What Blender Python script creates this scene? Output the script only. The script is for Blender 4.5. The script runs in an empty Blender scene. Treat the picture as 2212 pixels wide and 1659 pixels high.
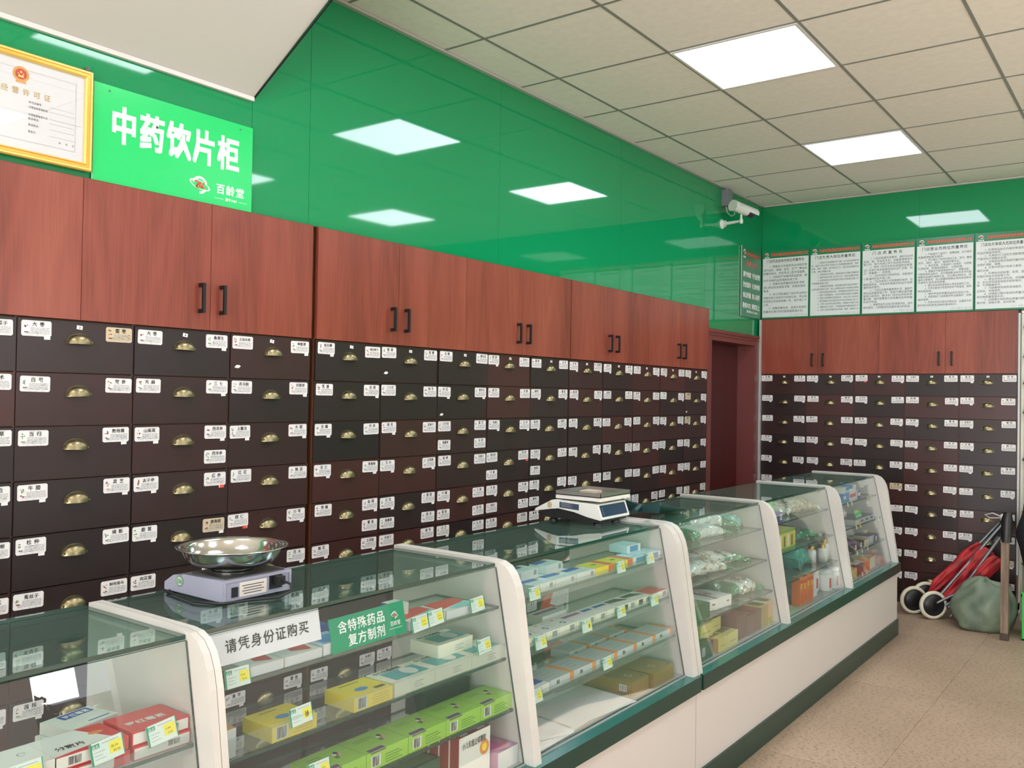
import bpy, math, random
from mathutils import Vector, Matrix, noise
random.seed(11)
S = bpy.context.scene
COL = S.collection
PI = math.pi

# ------------------------------------------------------------------ camera, world, lights, exposure
cam = bpy.data.objects.new('camera', bpy.data.cameras.new('camera'))
COL.objects.link(cam)
Rr = (Vector((.80313, .59559, .01631)), Vector((.00539, .02012, -.99978)), Vector((-.59579, .80303, .01296)))
right = Rr[0].normalized(); fwd = (Rr[2] - right * Rr[2].dot(right)).normalized(); up = right.cross(fwd)
M = Matrix.Identity(4)
for i in range(3):
    M[i][0], M[i][1], M[i][2] = right[i], up[i], -fwd[i]
M[0][3], M[1][3], M[2][3] = 0, 0, 1.475
cam.matrix_world = M
cam.data.sensor_width = 36
cam.data.lens = 1929.585 * 36 / 2212
cam.data.clip_start = .05
S.camera = cam

w = bpy.data.worlds.new('daylight'); S.world = w; w.use_nodes = True
w.node_tree.nodes['Background'].inputs[0].default_value = (.86, .93, 1, 1)
w.node_tree.nodes['Background'].inputs[1].default_value = 2.4

def area(name, loc, rot, sx, sy, power, col):
    l = bpy.data.lights.new(name, 'AREA'); l.shape = 'RECTANGLE'; l.size = sx; l.size_y = sy; l.energy = power; l.color = col
    o = bpy.data.objects.new(name, l); o.location = loc; o.rotation_euler = rot; COL.objects.link(o); return o
area('door_daylight', (4.6, 3.68, 1.95), (0, math.radians(90), 0), 1.2, .42, 26, (1, .97, .93))
area('ceiling_fill', (.9, -4.3, 1.15), (math.radians(112), 0, 0), 5.6, 2.3, 300, (1, .98, .965))  # fill added behind the camera, tilted up to brighten the ceiling
sl = bpy.data.lights.new('bounce_sun', 'SUN'); sl.energy = 34; sl.angle = .02; sl.color = (.98, .99, 1)
bounce_sun = bpy.data.objects.new('bounce_sun', sl); bounce_sun.rotation_euler = (0, math.radians(55), 0); COL.objects.link(bounce_sun)   # added so light bounced off the floor brightens the ceiling
LED_STRENGTH = 14
S.view_settings.view_transform = 'Standard'
S.view_settings.look = 'None'
S.view_settings.exposure = 0
S.view_settings.gamma = 1
S.view_settings.use_curve_mapping = False
try:
    S.cycles.use_denoising = True
    S.cycles.transparent_max_bounces = 24
    S.cycles.max_bounces = 8
    S.cycles.glossy_bounces = 4
    S.cycles.sample_clamp_indirect = 6
    S.cycles.caustics_reflective = False
except Exception:
    pass

# ------------------------------------------------------------------ materials
def lin(c):
    return tuple(((x / 255) / 12.92 if x / 255 <= .04045 else ((x / 255 + .055) / 1.055) ** 2.4) for x in c)
MATS = {}
def mat(name, rgb=None, rough=.5, metal=0, spec=.5, coat=0, linear=None, alpha=None, emit=0):
    if name in MATS: return MATS[name]
    m = bpy.data.materials.new(name); m.use_nodes = True
    b = m.node_tree.nodes['Principled BSDF']
    c = linear or lin(rgb)
    b.inputs['Base Color'].default_value = (*c, 1)
    b.inputs['Roughness'].default_value = rough
    b.inputs['Metallic'].default_value = metal
    b.inputs['Specular IOR Level'].default_value = spec
    b.inputs['Coat Weight'].default_value = coat
    b.inputs['Coat Roughness'].default_value = .08
    if emit:
        b.inputs['Emission Color'].default_value = (*c, 1); b.inputs['Emission Strength'].default_value = emit
    if alpha is not None: b.inputs['Alpha'].default_value = alpha
    MATS[name] = m
    return m
def nodes(m): return m.node_tree.nodes, m.node_tree.links, m.node_tree.nodes['Principled BSDF']
def noise_color(m, c1, c2, scale=(8, 8, 8), detail=4, lo=.35, hi=.65, rnd=0, bump=0, coord='Object', rough=None):
    N, L, b = nodes(m)
    tc = N.new('ShaderNodeTexCoord'); mp = N.new('ShaderNodeMapping'); mp.inputs['Scale'].default_value = scale
    L.new(tc.outputs[coord], mp.inputs['Vector'])
    if rnd:
        oi = N.new('ShaderNodeObjectInfo'); mu = N.new('ShaderNodeMath'); mu.operation = 'MULTIPLY'; mu.inputs[1].default_value = rnd
        L.new(oi.outputs['Random'], mu.inputs[0]); L.new(mu.outputs[0], mp.inputs['Location'])
    nz = N.new('ShaderNodeTexNoise'); nz.inputs['Scale'].default_value = 1; nz.inputs['Detail'].default_value = detail
    L.new(mp.outputs[0], nz.inputs['Vector'])
    cr = N.new('ShaderNodeValToRGB')
    cr.color_ramp.elements[0].position = lo; cr.color_ramp.elements[0].color = (*lin(c1), 1)
    cr.color_ramp.elements[1].position = hi; cr.color_ramp.elements[1].color = (*lin(c2), 1)
    L.new(nz.outputs['Fac'], cr.inputs[0]); L.new(cr.outputs[0], b.inputs['Base Color'])
    if bump:
        bp = N.new('ShaderNodeBump'); bp.inputs['Strength'].default_value = bump; bp.inputs['Distance'].default_value = .01
        L.new(nz.outputs['Fac'], bp.inputs['Height']); L.new(bp.outputs[0], b.inputs['Normal'])
    return m, nz, cr

def wood(name, dark, mid, light, rough=.3):
    m = mat(name, mid, rough, spec=.4)
    N, L, b = nodes(m)
    tc = N.new('ShaderNodeTexCoord'); oi = N.new('ShaderNodeObjectInfo')
    add = N.new('ShaderNodeVectorMath'); add.operation = 'ADD'
    mul = N.new('ShaderNodeVectorMath'); mul.operation = 'SCALE'; mul.inputs['Scale'].default_value = 37
    cx = N.new('ShaderNodeCombineXYZ')
    for k in range(3): L.new(oi.outputs['Random'], cx.inputs[k])
    L.new(cx.outputs[0], mul.inputs[0]); L.new(tc.outputs['Object'], add.inputs[0]); L.new(mul.outputs[0], add.inputs[1])
    mp = N.new('ShaderNodeMapping'); mp.inputs['Scale'].default_value = (7, 7, .9); L.new(add.outputs[0], mp.inputs['Vector'])
    n1 = N.new('ShaderNodeTexNoise'); n1.inputs['Scale'].default_value = .8; n1.inputs['Detail'].default_value = 1; L.new(mp.outputs[0], n1.inputs['Vector'])
    wv = N.new('ShaderNodeMath'); wv.operation = 'MULTIPLY'; wv.inputs[1].default_value = 9; L.new(n1.outputs['Fac'], wv.inputs[0])
    fr = N.new('ShaderNodeMath'); fr.operation = 'PINGPONG'; fr.inputs[1].default_value = .5; L.new(wv.outputs[0], fr.inputs[0])
    mp2 = N.new('ShaderNodeMapping'); mp2.inputs['Scale'].default_value = (230, 230, 5); L.new(add.outputs[0], mp2.inputs['Vector'])
    n2 = N.new('ShaderNodeTexNoise'); n2.inputs['Scale'].default_value = 1; n2.inputs['Detail'].default_value = 3; L.new(mp2.outputs[0], n2.inputs['Vector'])
    mp3 = N.new('ShaderNodeMapping'); mp3.inputs['Scale'].default_value = (7, 7, .02); L.new(add.outputs[0], mp3.inputs['Vector'])
    n3 = N.new('ShaderNodeTexNoise'); n3.inputs['Scale'].default_value = 1; n3.inputs['Detail'].default_value = 0; L.new(mp3.outputs[0], n3.inputs['Vector'])
    a0 = N.new('ShaderNodeMath'); a0.operation = 'MULTIPLY'; a0.inputs[1].default_value = .45; L.new(n2.outputs['Fac'], a0.inputs[0])
    a = N.new('ShaderNodeMath'); a.operation = 'MULTIPLY_ADD'; a.inputs[1].default_value = .22; L.new(fr.outputs[0], a.inputs[0]); L.new(a0.outputs[0], a.inputs[2])
    a2 = N.new('ShaderNodeMath'); a2.operation = 'MULTIPLY_ADD'; a2.inputs[1].default_value = .55; L.new(n3.outputs['Fac'], a2.inputs[0]); L.new(a.outputs[0], a2.inputs[2])
    cr = N.new('ShaderNodeValToRGB'); e = cr.color_ramp.elements
    e[0].position = .34; e[0].color = (*lin(dark), 1); e[1].position = .80; e[1].color = (*lin(light), 1)
    x = e.new(.55); x.color = (*lin(mid), 1)
    L.new(a2.outputs[0], cr.inputs[0]); L.new(cr.outputs[0], b.inputs['Base Color'])
    return m

def glass(name, tint, refl=1.5, rough=0, haze=0, hcol=(.8, .85, .83)):
    m = bpy.data.materials.new(name); m.use_nodes = True
    N, L = m.node_tree.nodes, m.node_tree.links
    N.remove(N['Principled BSDF']); out = N['Material Output']
    tr = N.new('ShaderNodeBsdfTransparent'); tr.inputs[0].default_value = (*tint, 1)
    gl = N.new('ShaderNodeBsdfGlossy'); gl.inputs['Roughness'].default_value = rough; gl.inputs[0].default_value = (1, 1, 1, 1)
    geo = N.new('ShaderNodeNewGeometry')
    ior = N.new('ShaderNodeMix'); ior.data_type = 'FLOAT'
    ior.inputs[2].default_value = refl; ior.inputs[3].default_value = 1 / refl
    L.new(geo.outputs['Backfacing'], ior.inputs[0])
    fr = N.new('ShaderNodeFresnel'); L.new(ior.outputs[0], fr.inputs['IOR'])
    mx = N.new('ShaderNodeMixShader'); L.new(fr.outputs[0], mx.inputs[0]); L.new(tr.outputs[0], mx.inputs[1]); L.new(gl.outputs[0], mx.inputs[2])
    last = mx
    if haze:
        df = N.new('ShaderNodeBsdfDiffuse'); df.inputs[0].default_value = (*hcol, 1)
        m2 = N.new('ShaderNodeMixShader'); m2.inputs[0].default_value = haze
        L.new(mx.outputs[0], m2.inputs[1]); L.new(df.outputs[0], m2.inputs[2]); last = m2
    L.new(last.outputs[0], out.inputs[0])
    MATS[name] = m
    return m

green_wall = mat('glossy green wall panel', (16, 140, 86), .04, spec=.6)
green_edge = mat('dark green edge', (8, 96, 60), .4)
white_paint = mat('white ceiling paint', (214, 214, 210), .8, spec=.2)
soffit_m = mat('soffit plaster', (206, 206, 202), .85, spec=.2)
tile_m = mat('ceiling tile', (205, 206, 200), .8, spec=.2)
noise_color(tile_m, (232, 233, 230), (237, 238, 235), (25, 25, 25))
tbar_m = mat('ceiling grid bar', (132, 138, 134), .5)
led_frame_m = mat('led frame white', (225, 228, 228), .4)
led_m = mat('led diffuser', rgb=(236, 243, 255), emit=LED_STRENGTH)
cab_wood = wood('mahogany laminate', (112, 54, 40), (136, 67, 51), (152, 82, 64), .3)
edge_wood = mat('raw board edge', (105, 62, 36), .6)
drawer_m = mat('dark lacquered drawer front', (62, 38, 36), .33, spec=.45)
def drawer_tone():
    N, L, b = nodes(drawer_m)
    oi = N.new('ShaderNodeObjectInfo'); cr = N.new('ShaderNodeValToRGB'); e = cr.color_ramp.elements
    e[0].position = 0; e[0].color = (*lin((42, 33, 33)), 1); e[1].position = 1; e[1].color = (*lin((74, 40, 37)), 1)
    x = e.new(.35); x.color = (*lin((49, 36, 35)), 1); x = e.new(.6); x.color = (*lin((63, 38, 36)), 1)
    L.new(oi.outputs['Random'], cr.inputs[0])
    tc = N.new('ShaderNodeTexCoord'); nz = N.new('ShaderNodeTexNoise'); nz.inputs['Scale'].default_value = 6
    L.new(tc.outputs['Object'], nz.inputs['Vector'])
    mx = N.new('ShaderNodeMix'); mx.data_type = 'RGBA'; mx.blend_type = 'MULTIPLY'; mx.inputs[0].default_value = .35
    L.new(cr.outputs[0], mx.inputs[6]); L.new(nz.outputs['Color'], mx.inputs[7]); L.new(mx.outputs[2], b.inputs['Base Color'])
drawer_tone()
brass = mat('antique brass', (150, 139, 106), .32, 1)
brass_dark = mat('tarnished brass', (92, 84, 64), .38, 1)
paper = mat('label paper', (232, 230, 228), .5)
paper_beige = mat('aged label paper', (205, 190, 158), .55)
ink = mat('black ink', (28, 26, 28), .6)
ink_grey = mat('grey print', (150, 148, 150), .6)
ink_soft = mat('soft dark print', (88, 88, 92), .6)
red_tag = mat('orange red sticker', (235, 78, 58), .5)
plant_green = mat('print green', (96, 138, 92), .6)
plant_brown = mat('print brown', (132, 88, 62), .6)
plant_red = mat('print dark red', (128, 42, 46), .6)
plant_tan = mat('print tan', (206, 172, 132), .6)
border_m = mat('label border', (196, 170, 170), .6)
black_m = mat('black plastic', (24, 24, 26), .4)
black_matt = mat('matt black metal', (20, 20, 22), .45, spec=.4)
white_mdf = mat('white painted board', (214, 211, 204), .42)
noise_color(white_mdf, (192, 189, 182), (206, 203, 196), (3, 3, 3), 3)
deck_m = mat('grey deck board', (158, 162, 158), .4)
white_front = mat('white counter front', (208, 200, 193), .35)
counter_green = mat('dark green laminate', (20, 56, 48), .28, spec=.45)
ledge_lit = mat('lit teal ledge top', (30, 104, 96), .2, spec=.6)  # lighter copy of the laminate, light on the top face painted into the colour
glass_clear = glass('clear case glass', (.965, .985, .978), 1.5, haze=.02)
glass_top = glass('green top glass', (.76, .88, .83), 1.6, haze=.085, hcol=(.16, .34, .27))
glass_shelf = glass('shelf glass', (.88, .94, .915), 1.4)
glass_edge = mat('glass edge', (22, 62, 54), .12, spec=.8)
plastic_rail = glass('clear plastic rail', (.90, .92, .92), 1.25, .12, haze=.06)
floor_m = mat('floor vinyl', (140, 120, 102), .42, spec=.4)
def floor_tex():
    N, L, b = nodes(floor_m)
    tc = N.new('ShaderNodeTexCoord')
    n1 = N.new('ShaderNodeTexNoise'); n1.inputs['Scale'].default_value = 1.6; n1.inputs['Detail'].default_value = 3; L.new(tc.outputs['Object'], n1.inputs['Vector'])
    mp = N.new('ShaderNodeMapping'); mp.inputs['Scale'].default_value = (60, 130, 60); mp.inputs['Rotation'].default_value = (0, 0, .5); L.new(tc.outputs['Object'], mp.inputs['Vector'])
    n2 = N.new('ShaderNodeTexNoise'); n2.inputs['Scale'].default_value = 1; n2.inputs['Detail'].default_value = 3; L.new(mp.outputs[0], n2.inputs['Vector'])
    c1 = N.new('ShaderNodeValToRGB'); e = c1.color_ramp.elements
    e[0].position = .3; e[0].color = (*lin((160, 137, 115)), 1); e[1].position = .7; e[1].color = (*lin((182, 158, 134)), 1)
    L.new(n1.outputs['Fac'], c1.inputs[0])
    c2 = N.new('ShaderNodeValToRGB'); e = c2.color_ramp.elements
    e[0].position = .33; e[0].color = (.36, .34, .32, 1); e[1].position = .45; e[1].color = (1, 1, 1, 1)
    x = e.new(.7); x.color = (1.0, 1.0, 1.0, 1); x = e.new(.8); x.color = (1.18, 1.17, 1.15, 1)
    L.new(n2.outputs['Fac'], c2.inputs[0])
    mx = N.new('ShaderNodeMix'); mx.data_type = 'RGBA'; mx.blend_type = 'MULTIPLY'; mx.inputs[0].default_value = 1
    L.new(c1.outputs[0], mx.inputs[6]); L.new(c2.outputs[0], mx.inputs[7]); L.new(mx.outputs[2], b.inputs['Base Color'])
floor_tex()
seam_m = mat('floor seam', (120, 104, 90), .7)
door_red = wood('dark red door lacquer', (66, 20, 21), (72, 23, 24), (80, 27, 27), .35)
casing_m = mat('reddish brown casing', (112, 58, 54), .35)
metal_strip = mat('aluminium strip', (188, 190, 186), .4, .3)
sign_green = mat('bright sign green', (10, 205, 104), .25)
plate_green = mat('teal sign green', (0, 146, 104), .25)
white_print = mat('white print', (242, 244, 242), .4)
red_print = mat('red print', (224, 82, 62), .5)
poster_green = mat('poster green', (40, 122, 84), .25)
poster_white = mat('poster white', (214, 222, 220), .3)
poster_ink = mat('poster ink', (70, 74, 78), .5)
gold_frame = mat('gilt frame', (236, 172, 74), .28, .35)
gold_light = mat('pale gilt', (255, 222, 120), .25, .4)
gold_print = mat('gold print', (208, 182, 120), .5)
cert_paper = mat('certificate paper', (232, 230, 232), .25)
stainless = mat('stainless steel', (205, 206, 200), .14, 1)
scale_grey = mat('grey lilac plastic', (158, 160, 178), .42)
scale_white = mat('white plastic', (222, 222, 216), .35)
pan_grey = mat('worn grey pan', (92, 92, 90), .35, .6)
blue_panel = mat('dark blue display panel', (38, 52, 82), .15)
blue_label = mat('navy label', (52, 66, 92), .4)
scoop_m = mat('dark teal plastic', (24, 58, 58), .35)
cable_m = mat('cable black', (26, 27, 29), .5)
lens_m = mat('camera black face', (44, 46, 62), .12)
cam_white = mat('camera white', (206, 214, 206), .35)
box_grey = mat('grey box', (122, 126, 132), .5)
tan = lambda n, c, r=.4: mat(n, c, r)
red_cloth = mat('red nylon', (190, 34, 40), .55)
noise_color(red_cloth, (120, 14, 20), (188, 34, 38), (14, 14, 14), 4, bump=.4)
tyre_m = mat('cream tyre', (212, 206, 184), .6)
tube_m = mat('grey metal tube', (128, 130, 134), .35, .6)
sack_m = mat('grey green sack', (118, 132, 112), .5)
noise_color(sack_m, (92, 106, 90), (128, 142, 120), (6, 6, 6), 5, bump=.5)
plank_m = mat('weathered wood', (124, 104, 88), .7)
noise_color(plank_m, (104, 86, 72), (142, 122, 104), (40, 40, 4), 4)
bag_film = mat('white plastic film', (196, 206, 200), .1, spec=.9, coat=.6)
bag_green = mat('green plastic film', (10, 122, 78), .1, spec=.9, coat=.6)
bag_herb = mat('herbs in film', (150, 140, 118), .25, spec=.7)
noise_color(bag_herb, (112, 100, 80), (196, 190, 170), (70, 70, 70), 4, .4, .6, bump=.5)
bag_dark = mat('dark herbs in film', (64, 60, 58), .2, spec=.7)
noise_color(bag_dark, (36, 36, 36), (96, 92, 88), (60, 60, 60), 3, .4, .6, bump=.5)

# ------------------------------------------------------------------ glyphs (built in font, one mesh per character)
HERBS = ('白芷 陈皮 黄芪 甘草 茯苓 白术 半夏 麦冬 枸杞子 山药 桔梗 防风 荆芥 羌活 细辛 黄连 黄柏 黄芩 栀子 连翘 金银花 蒲公英 板蓝根 鱼腥草 夏枯草 '
         '决明子 菊花 薄荷 桑叶 葛根 升麻 知母 玄参 生地黄 牡丹皮 赤芍 紫草 郁金 姜黄 莪术 三棱 益母草 泽泻 车前子 木通 茵陈 木香 香附 乌药 厚朴 '
         '砂仁 苍术 藿香 佩兰 远志 酸枣仁 柏子仁 龙骨 牡蛎 石决明 钩藤 僵蚕 蝉蜕 火麻仁').split()
NAMED = {
 'A': {(1,0):('菊花','韭菜子'),(1,1):('黄芪','白术'),(1,2):('茯苓','甘草'),
   (2,0):('大枣','*蜜枣'),(2,1):('白芍','党参'),(2,2):('当归','熟地黄'),(2,3):('牛膝','灵芝'),(2,4):('杜仲','续断'),(2,5):('菟丝子','制何首乌'),(2,6):('女贞子','毛冬青'),
   (3,0):('大枣','桑寄生'),(3,1):('天麻','三七'),(3,2):('山茱萸','西洋参'),(3,3):('太子参','红参'),(3,4):('鹿茸','*鹿角胶'),(3,5):('肉苁蓉','巴戟天'),
   (4,0):('五指毛桃','伸筋草'),(4,1):('走马胎','刘寄奴'),(4,2):('土鳖虫','水蛭'),(4,3):('红花','独活'),(4,4):('桃仁','川芎'),(4,5):('苏木','苏木')},
 'B': {(0,0):('徐长卿','制白附子'),(0,1):('乳香','没药'),(0,2):('全蝎','丹参'),(0,3):('泽兰','皂角刺'),(0,4):('地榆','血竭'),(0,5):('槐花','五灵脂'),
   (1,0):('柴胡','桔梗'),(1,1):('三七花','佛手'),(1,2):('地龙','五味子'),(1,3):('艾叶','白茅根'),(1,4):('白及','蒲黄'),
   (2,0):('白薇','墓头回'),(2,1):('木瓜','款冬花'),(2,2):('川贝母','葛花'),(2,3):('枇杷','瓜蒌子'),(3,0):('前胡','苦杏仁'),(3,1):('紫苏','百部'),(3,3):('桑白皮','苦参')},
}
TXT = ''.join(HERBS) + ''.join(c for d in NAMED.values() for p in d.values() for s in p for c in s)
T1 = ['1. 根据本公司送货凭证对照实物','进行品名、规格、批号、生产厂商以及','数量的核对，并在凭证上签字或盖章。','2. 对验收不合格的药品拒收，做','好不合格药品的隔离存放工作。','3. 收集药品质量检验报告书和','进口药品检验报告书等，按规定保存','备查。','4. 将公司配送给门店的凭证按时','间顺序装订成册作为验收记录，凭证保','存至超过药品有效期一年，但不得少于','三年。','5. 收集质量信息，验收中发现的','质量变化情况及时报质量管理人员。']
T2 = ['1. 贯彻执行药品管理的法律法规，对门店药品质量负责','任，组织门店人员学习并执行公司质量管理制度，做好','验收、养护、销售、陈列各项工作，保证药品质量安全','负责，做好质量记录。','2. 合理安排人员岗位，督促各岗位人员履行质量职责','3. 做好药品陈列和门店卫生工作，保持店堂整洁明亮','4. 按规定做好处方药和非处方药的分类管理及销售工作','严禁销售假药劣药。','5. 定期检查药品质量，发现质量问题及时报告质管部门','人员处理并做好记录，防止过期药品和不合格药品销售','6. 做好温湿度监测和记录，采取措施保证储存条件达标','7. 组织门店质量自查，对存在问题制定措施并认真整改','8. 接受公司质管部的检查和指导，完成公司下达的任务','9. 做好顾客投诉的处理和药品不良反应的收集上报工作','10. 负责门店安全和设备的管理，定期维护并做好记录','11. 掌握药品专业知识，不断提高服务质量和管理水平','12. 负责门店各类档案资料的收集、整理、保管等工作']
T3 = ['1. 门店应根据市场需求，做好本店药','品进、销、存以及人员、设备管理等各方','面工作，努力完成公司下达的各项指标。','2. 贯彻《中华人民共和国药品管理','法》及其它有关国家药品的法律法规，树','立“质量第一”的思想。','3. 门店不得自行购进药品，非配送中','心配送的药品不准上柜。','4. 门店应接受公司质管部的指导，定','期检查药品，对本店所销售的药品负有质','量把关的责任。','5. 门店应设置质量管理人员，具体负','责药品质量管理工作，积极开展全面质量','管理小组活动，解决本门店存在的各种质','量问题，做好顾客意见的收集和各种质量','信息的传递。','6. 掌握药品专业知识和营销手段，以优','质的服务，为顾客提供质量有保证的药品。']
T4 = ['1. 严格遵守门店纪律、规章制度，执行相关','质量管理制度及程序。','2. 每日做好门店内的清洁卫生、陈列、整理','定价、调价、盘货、做跟踪等作业。','3. 保证信誉，注意维护门店规定，对顾客','礼貌接待，热情周到服务，文明经营。','4. 掌握并不断提高服务技巧、销售技能，','不断熟悉药品知识，及时掌握新品种的药学内容','销售药品做到准确无误，并正确说明用法、用','量及注意事项，务必提醒顾客确认真阅读说明书','不得夸大宣传误导顾客。','5. 做好药品的防盗和防止药品变质的工作。','6. 负责协助进行经营场所的气氛营造、装饰','物的悬挂等。','7. 做好每班的贵重药品的交接班工作。','8. 协助搞好门店经营场所设备维护、设施','维护保养。','9. 负责中药饮片配方的营业员，应具有中药','配方知识和常用品种的基本知识。']
T5 = ['1. 负责药品处方内容的审查及','药品的审核并签字。','2. 负责执行门店处方调配管理，','严格凭处方销售处方药。','3. 对有配伍禁忌或超剂量的处方','应拒绝调配、销售。','4. 负责中药饮片的装斗复核、','做好记录。','5. 负责处方药拆零、指导、监督','员做好非处方药拆零工作。','6. 营业时间必须在岗，并佩戴胸','卡，执业药师或其他技术职称等内','容，不得擅离职守。','7. 为顾客提供用药咨询服务，保','证安全、合理用药。','8. 对销售过程中发现的质量问题','及时报质量管理人员。','9. 对顾客反映的药品质量问题认','真对待，详细记录，及时处理。']
DATE = '二〇一三年十一月一日'
TITLES = ['门店药品验收员岗位质量责任', '门店负责人岗位质量责任', '门店质量责任', '门店营业员岗位质量责任', '门店处方审核人员岗位质量责任']
HEAD = '贵港市百龄堂医药连锁有限责任公司'
SIDE = ['遵守制度 守法经营', '热忱服务 礼貌待客', '保证质量 放心用药', '勤练内功 顾客至上']
MISC = '中药饮片柜百龄堂源于1989请凭身份证购买含特殊药品复方制剂丸外用小儿化痰止咳颗粒罗红霉素分散片布洛芬缓释胶囊会员价格品名药品经营许可证编号日常监督管理机构人员发证投诉电话注册地址服务宗旨公约服务电话:0775-2958886企业名称法定代表负责签发年月日有效期质量关0123456789.%DN+¥BL至'
ALL = sorted(set(TXT + ''.join(T1 + T2 + T3 + T4 + T5 + SIDE + TITLES) + DATE + HEAD + MISC) - set(' *'))
GL = {}
def prime():
    objs = []
    for bold in (0, 1):
        if bold: break
        for ch in ALL:
            c = bpy.data.curves.new('g', 'FONT'); c.body = ch; c.size = 1; c.resolution_u = 1
            c.offset = .005
            o = bpy.data.objects.new('g', c); COL.objects.link(o); objs.append((ch, bold, o, c))
    dg = bpy.context.evaluated_depsgraph_get(); dg.update()
    for ch, bold, o, c in objs:
        me = o.evaluated_get(dg).to_mesh()
        vs = [(v.co.x, v.co.y) for v in me.vertices]
        fs = [tuple(p.vertices) for p in me.polygons]
        wd = 1.0 if ord(ch) > 0x2000 else (max([v[0] for v in vs] or [.5]) + .06)
        GL[(ch, bold)] = (vs, fs, wd)
        o.evaluated_get(dg).to_mesh_clear()
    for ch, bold, o, c in objs:
        bpy.data.objects.remove(o); bpy.data.curves.remove(c)
prime()

# ------------------------------------------------------------------ mesh builder
class MB:
    def __init__(s): s.v, s.f, s.m, s.sm = [], [], [], []
    def add(s, vs, fs, m=0, sm=False):
        o = len(s.v); s.v += [tuple(v) for v in vs]
        for f in fs: s.f.append(tuple(i + o for i in f)); s.m.append(m); s.sm.append(sm)
        return s
    def box(s, x0, x1, y0, y1, z0, z1, m=0):
        vs = [(x0,y0,z0),(x1,y0,z0),(x1,y1,z0),(x0,y1,z0),(x0,y0,z1),(x1,y0,z1),(x1,y1,z1),(x0,y1,z1)]
        mm = m if isinstance(m, (list, tuple)) else [m] * 6   # -z +z -y +x +y -x
        for f, k in zip([(0,3,2,1),(4,5,6,7),(0,1,5,4),(1,2,6,5),(2,3,7,6),(3,0,4,7)], mm):
            s.add([vs[i] for i in f], [(0,1,2,3)], k)
        return s
    def quad(s, a, b, c, d, m=0): return s.add([a, b, c, d], [(0,1,2,3)], m)
    def prism_y(s, prof, y0, y1, m=0):     # prof: (x,z) points
        n = len(prof); a = [(x, y0, z) for x, z in prof]; b = [(x, y1, z) for x, z in prof]
        s.add(a + b, [tuple(range(n)), tuple(range(2*n-1, n-1, -1))], m)
        mm = m
        for i in range(n): s.add([a[i], b[i], b[(i+1) % n], a[(i+1) % n]], [(0,1,2,3)], mm)
        return s
    def frame3(s, d):
        d = Vector(d).normalized(); a = Vector((0,0,1)) if abs(d.z) < .9 else Vector((1,0,0))
        u = d.cross(a).normalized(); return u, d.cross(u).normalized()
    def tube(s, pts, r, n=8, m=0, cap=True):
        pts = [Vector(p) for p in pts]; rings = []
        rr = r if isinstance(r, (list, tuple)) else [r] * len(pts)
        u = None
        for i, p in enumerate(pts):
            d = (pts[min(i+1, len(pts)-1)] - pts[max(i-1, 0)])
            if u is None: u, v = s.frame3(d)
            else:
                d.normalize(); u = (u - d * u.dot(d)).normalized(); v = d.cross(u)
            rings.append([p + (u * math.cos(2*PI*k/n) + v * math.sin(2*PI*k/n)) * rr[i] for k in range(n)])
        vs = [q for R in rings for q in R]; fs = []
        for i in range(len(pts)-1):
            for k in range(n): fs.append((i*n+k, i*n+(k+1) % n, (i+1)*n+(k+1) % n, (i+1)*n+k))
        s.add(vs, fs, m, True)
        if cap: s.add(rings[0], [tuple(range(n-1, -1, -1))], m); s.add(rings[-1], [tuple(range(n))], m)
        return s
    def lathe(s, prof, c=(0,0,0), n=28, m=0, sm=True, axis='z'):
        vs = []
        for r, z in prof:
            for k in range(n):
                a = 2*PI*k/n; p = (r*math.cos(a), r*math.sin(a), z)
                if axis == 'x': p = (z, r*math.cos(a), r*math.sin(a))
                if axis == 'y': p = (r*math.cos(a), z, r*math.sin(a))
                vs.append((p[0]+c[0], p[1]+c[1], p[2]+c[2]))
        fs = []
        for i in range(len(prof)-1):
            for k in range(n): fs.append((i*n+k, i*n+(k+1) % n, (i+1)*n+(k+1) % n, (i+1)*n+k))
        return s.add(vs, fs, m, sm)
    def text(s, st, o, u, v, size, m=0, bold=0, sx=1, gap=0, center=False, maxw=None):
        u = Vector(u); v = Vector(v); o = Vector(o); nn = u.cross(v).normalized()
        wd = sum((.5 if c == ' ' else GL[(c, 0)][2]) + gap for c in st) * size * sx
        cp = {0: [(0, 0)], 1: [(-.013, -.012), (.013, .012)], 2: [(-.03, -.025), (.03, .025), (-.03, .025), (.03, -.025), (0, 0)]}[bold]
        if maxw and wd > maxw: sx *= maxw / wd; wd = maxw
        x = -wd / 2 if center else 0
        for c in st:
            if c == ' ': x += (.5 + gap) * size * sx; continue
            vs, fs, w = GL[(c, 0)]
            for kc, (da, db) in enumerate(cp): s.add([o + u * (x + (a + da) * size * sx) + v * ((b + db) * size) + nn * (kc * .00015) for a, b in vs], fs, m)
            x += (w + gap) * size * sx
        return s
    def disc(s, c, u, v, r, m=0, n=12, r2=None):
        c = Vector(c); u = Vector(u); v = Vector(v); r2 = r2 or r
        return s.add([c + u*r*math.cos(2*PI*k/n) + v*r2*math.sin(2*PI*k/n) for k in range(n)], [tuple(range(n))], m)
    def ring(s, c, u, v, r0, r1, a0, a1, m=0, n=16, sq=1):
        c = Vector(c); u = Vector(u); v = Vector(v); vs = []
        for k in range(n+1):
            a = a0 + (a1-a0)*k/n; d = u*math.cos(a) + v*math.sin(a)*sq
            vs += [c + d*r0, c + d*r1]
        return s.add(vs, [(2*k, 2*k+1, 2*k+3, 2*k+2) for k in range(n)], m)
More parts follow.
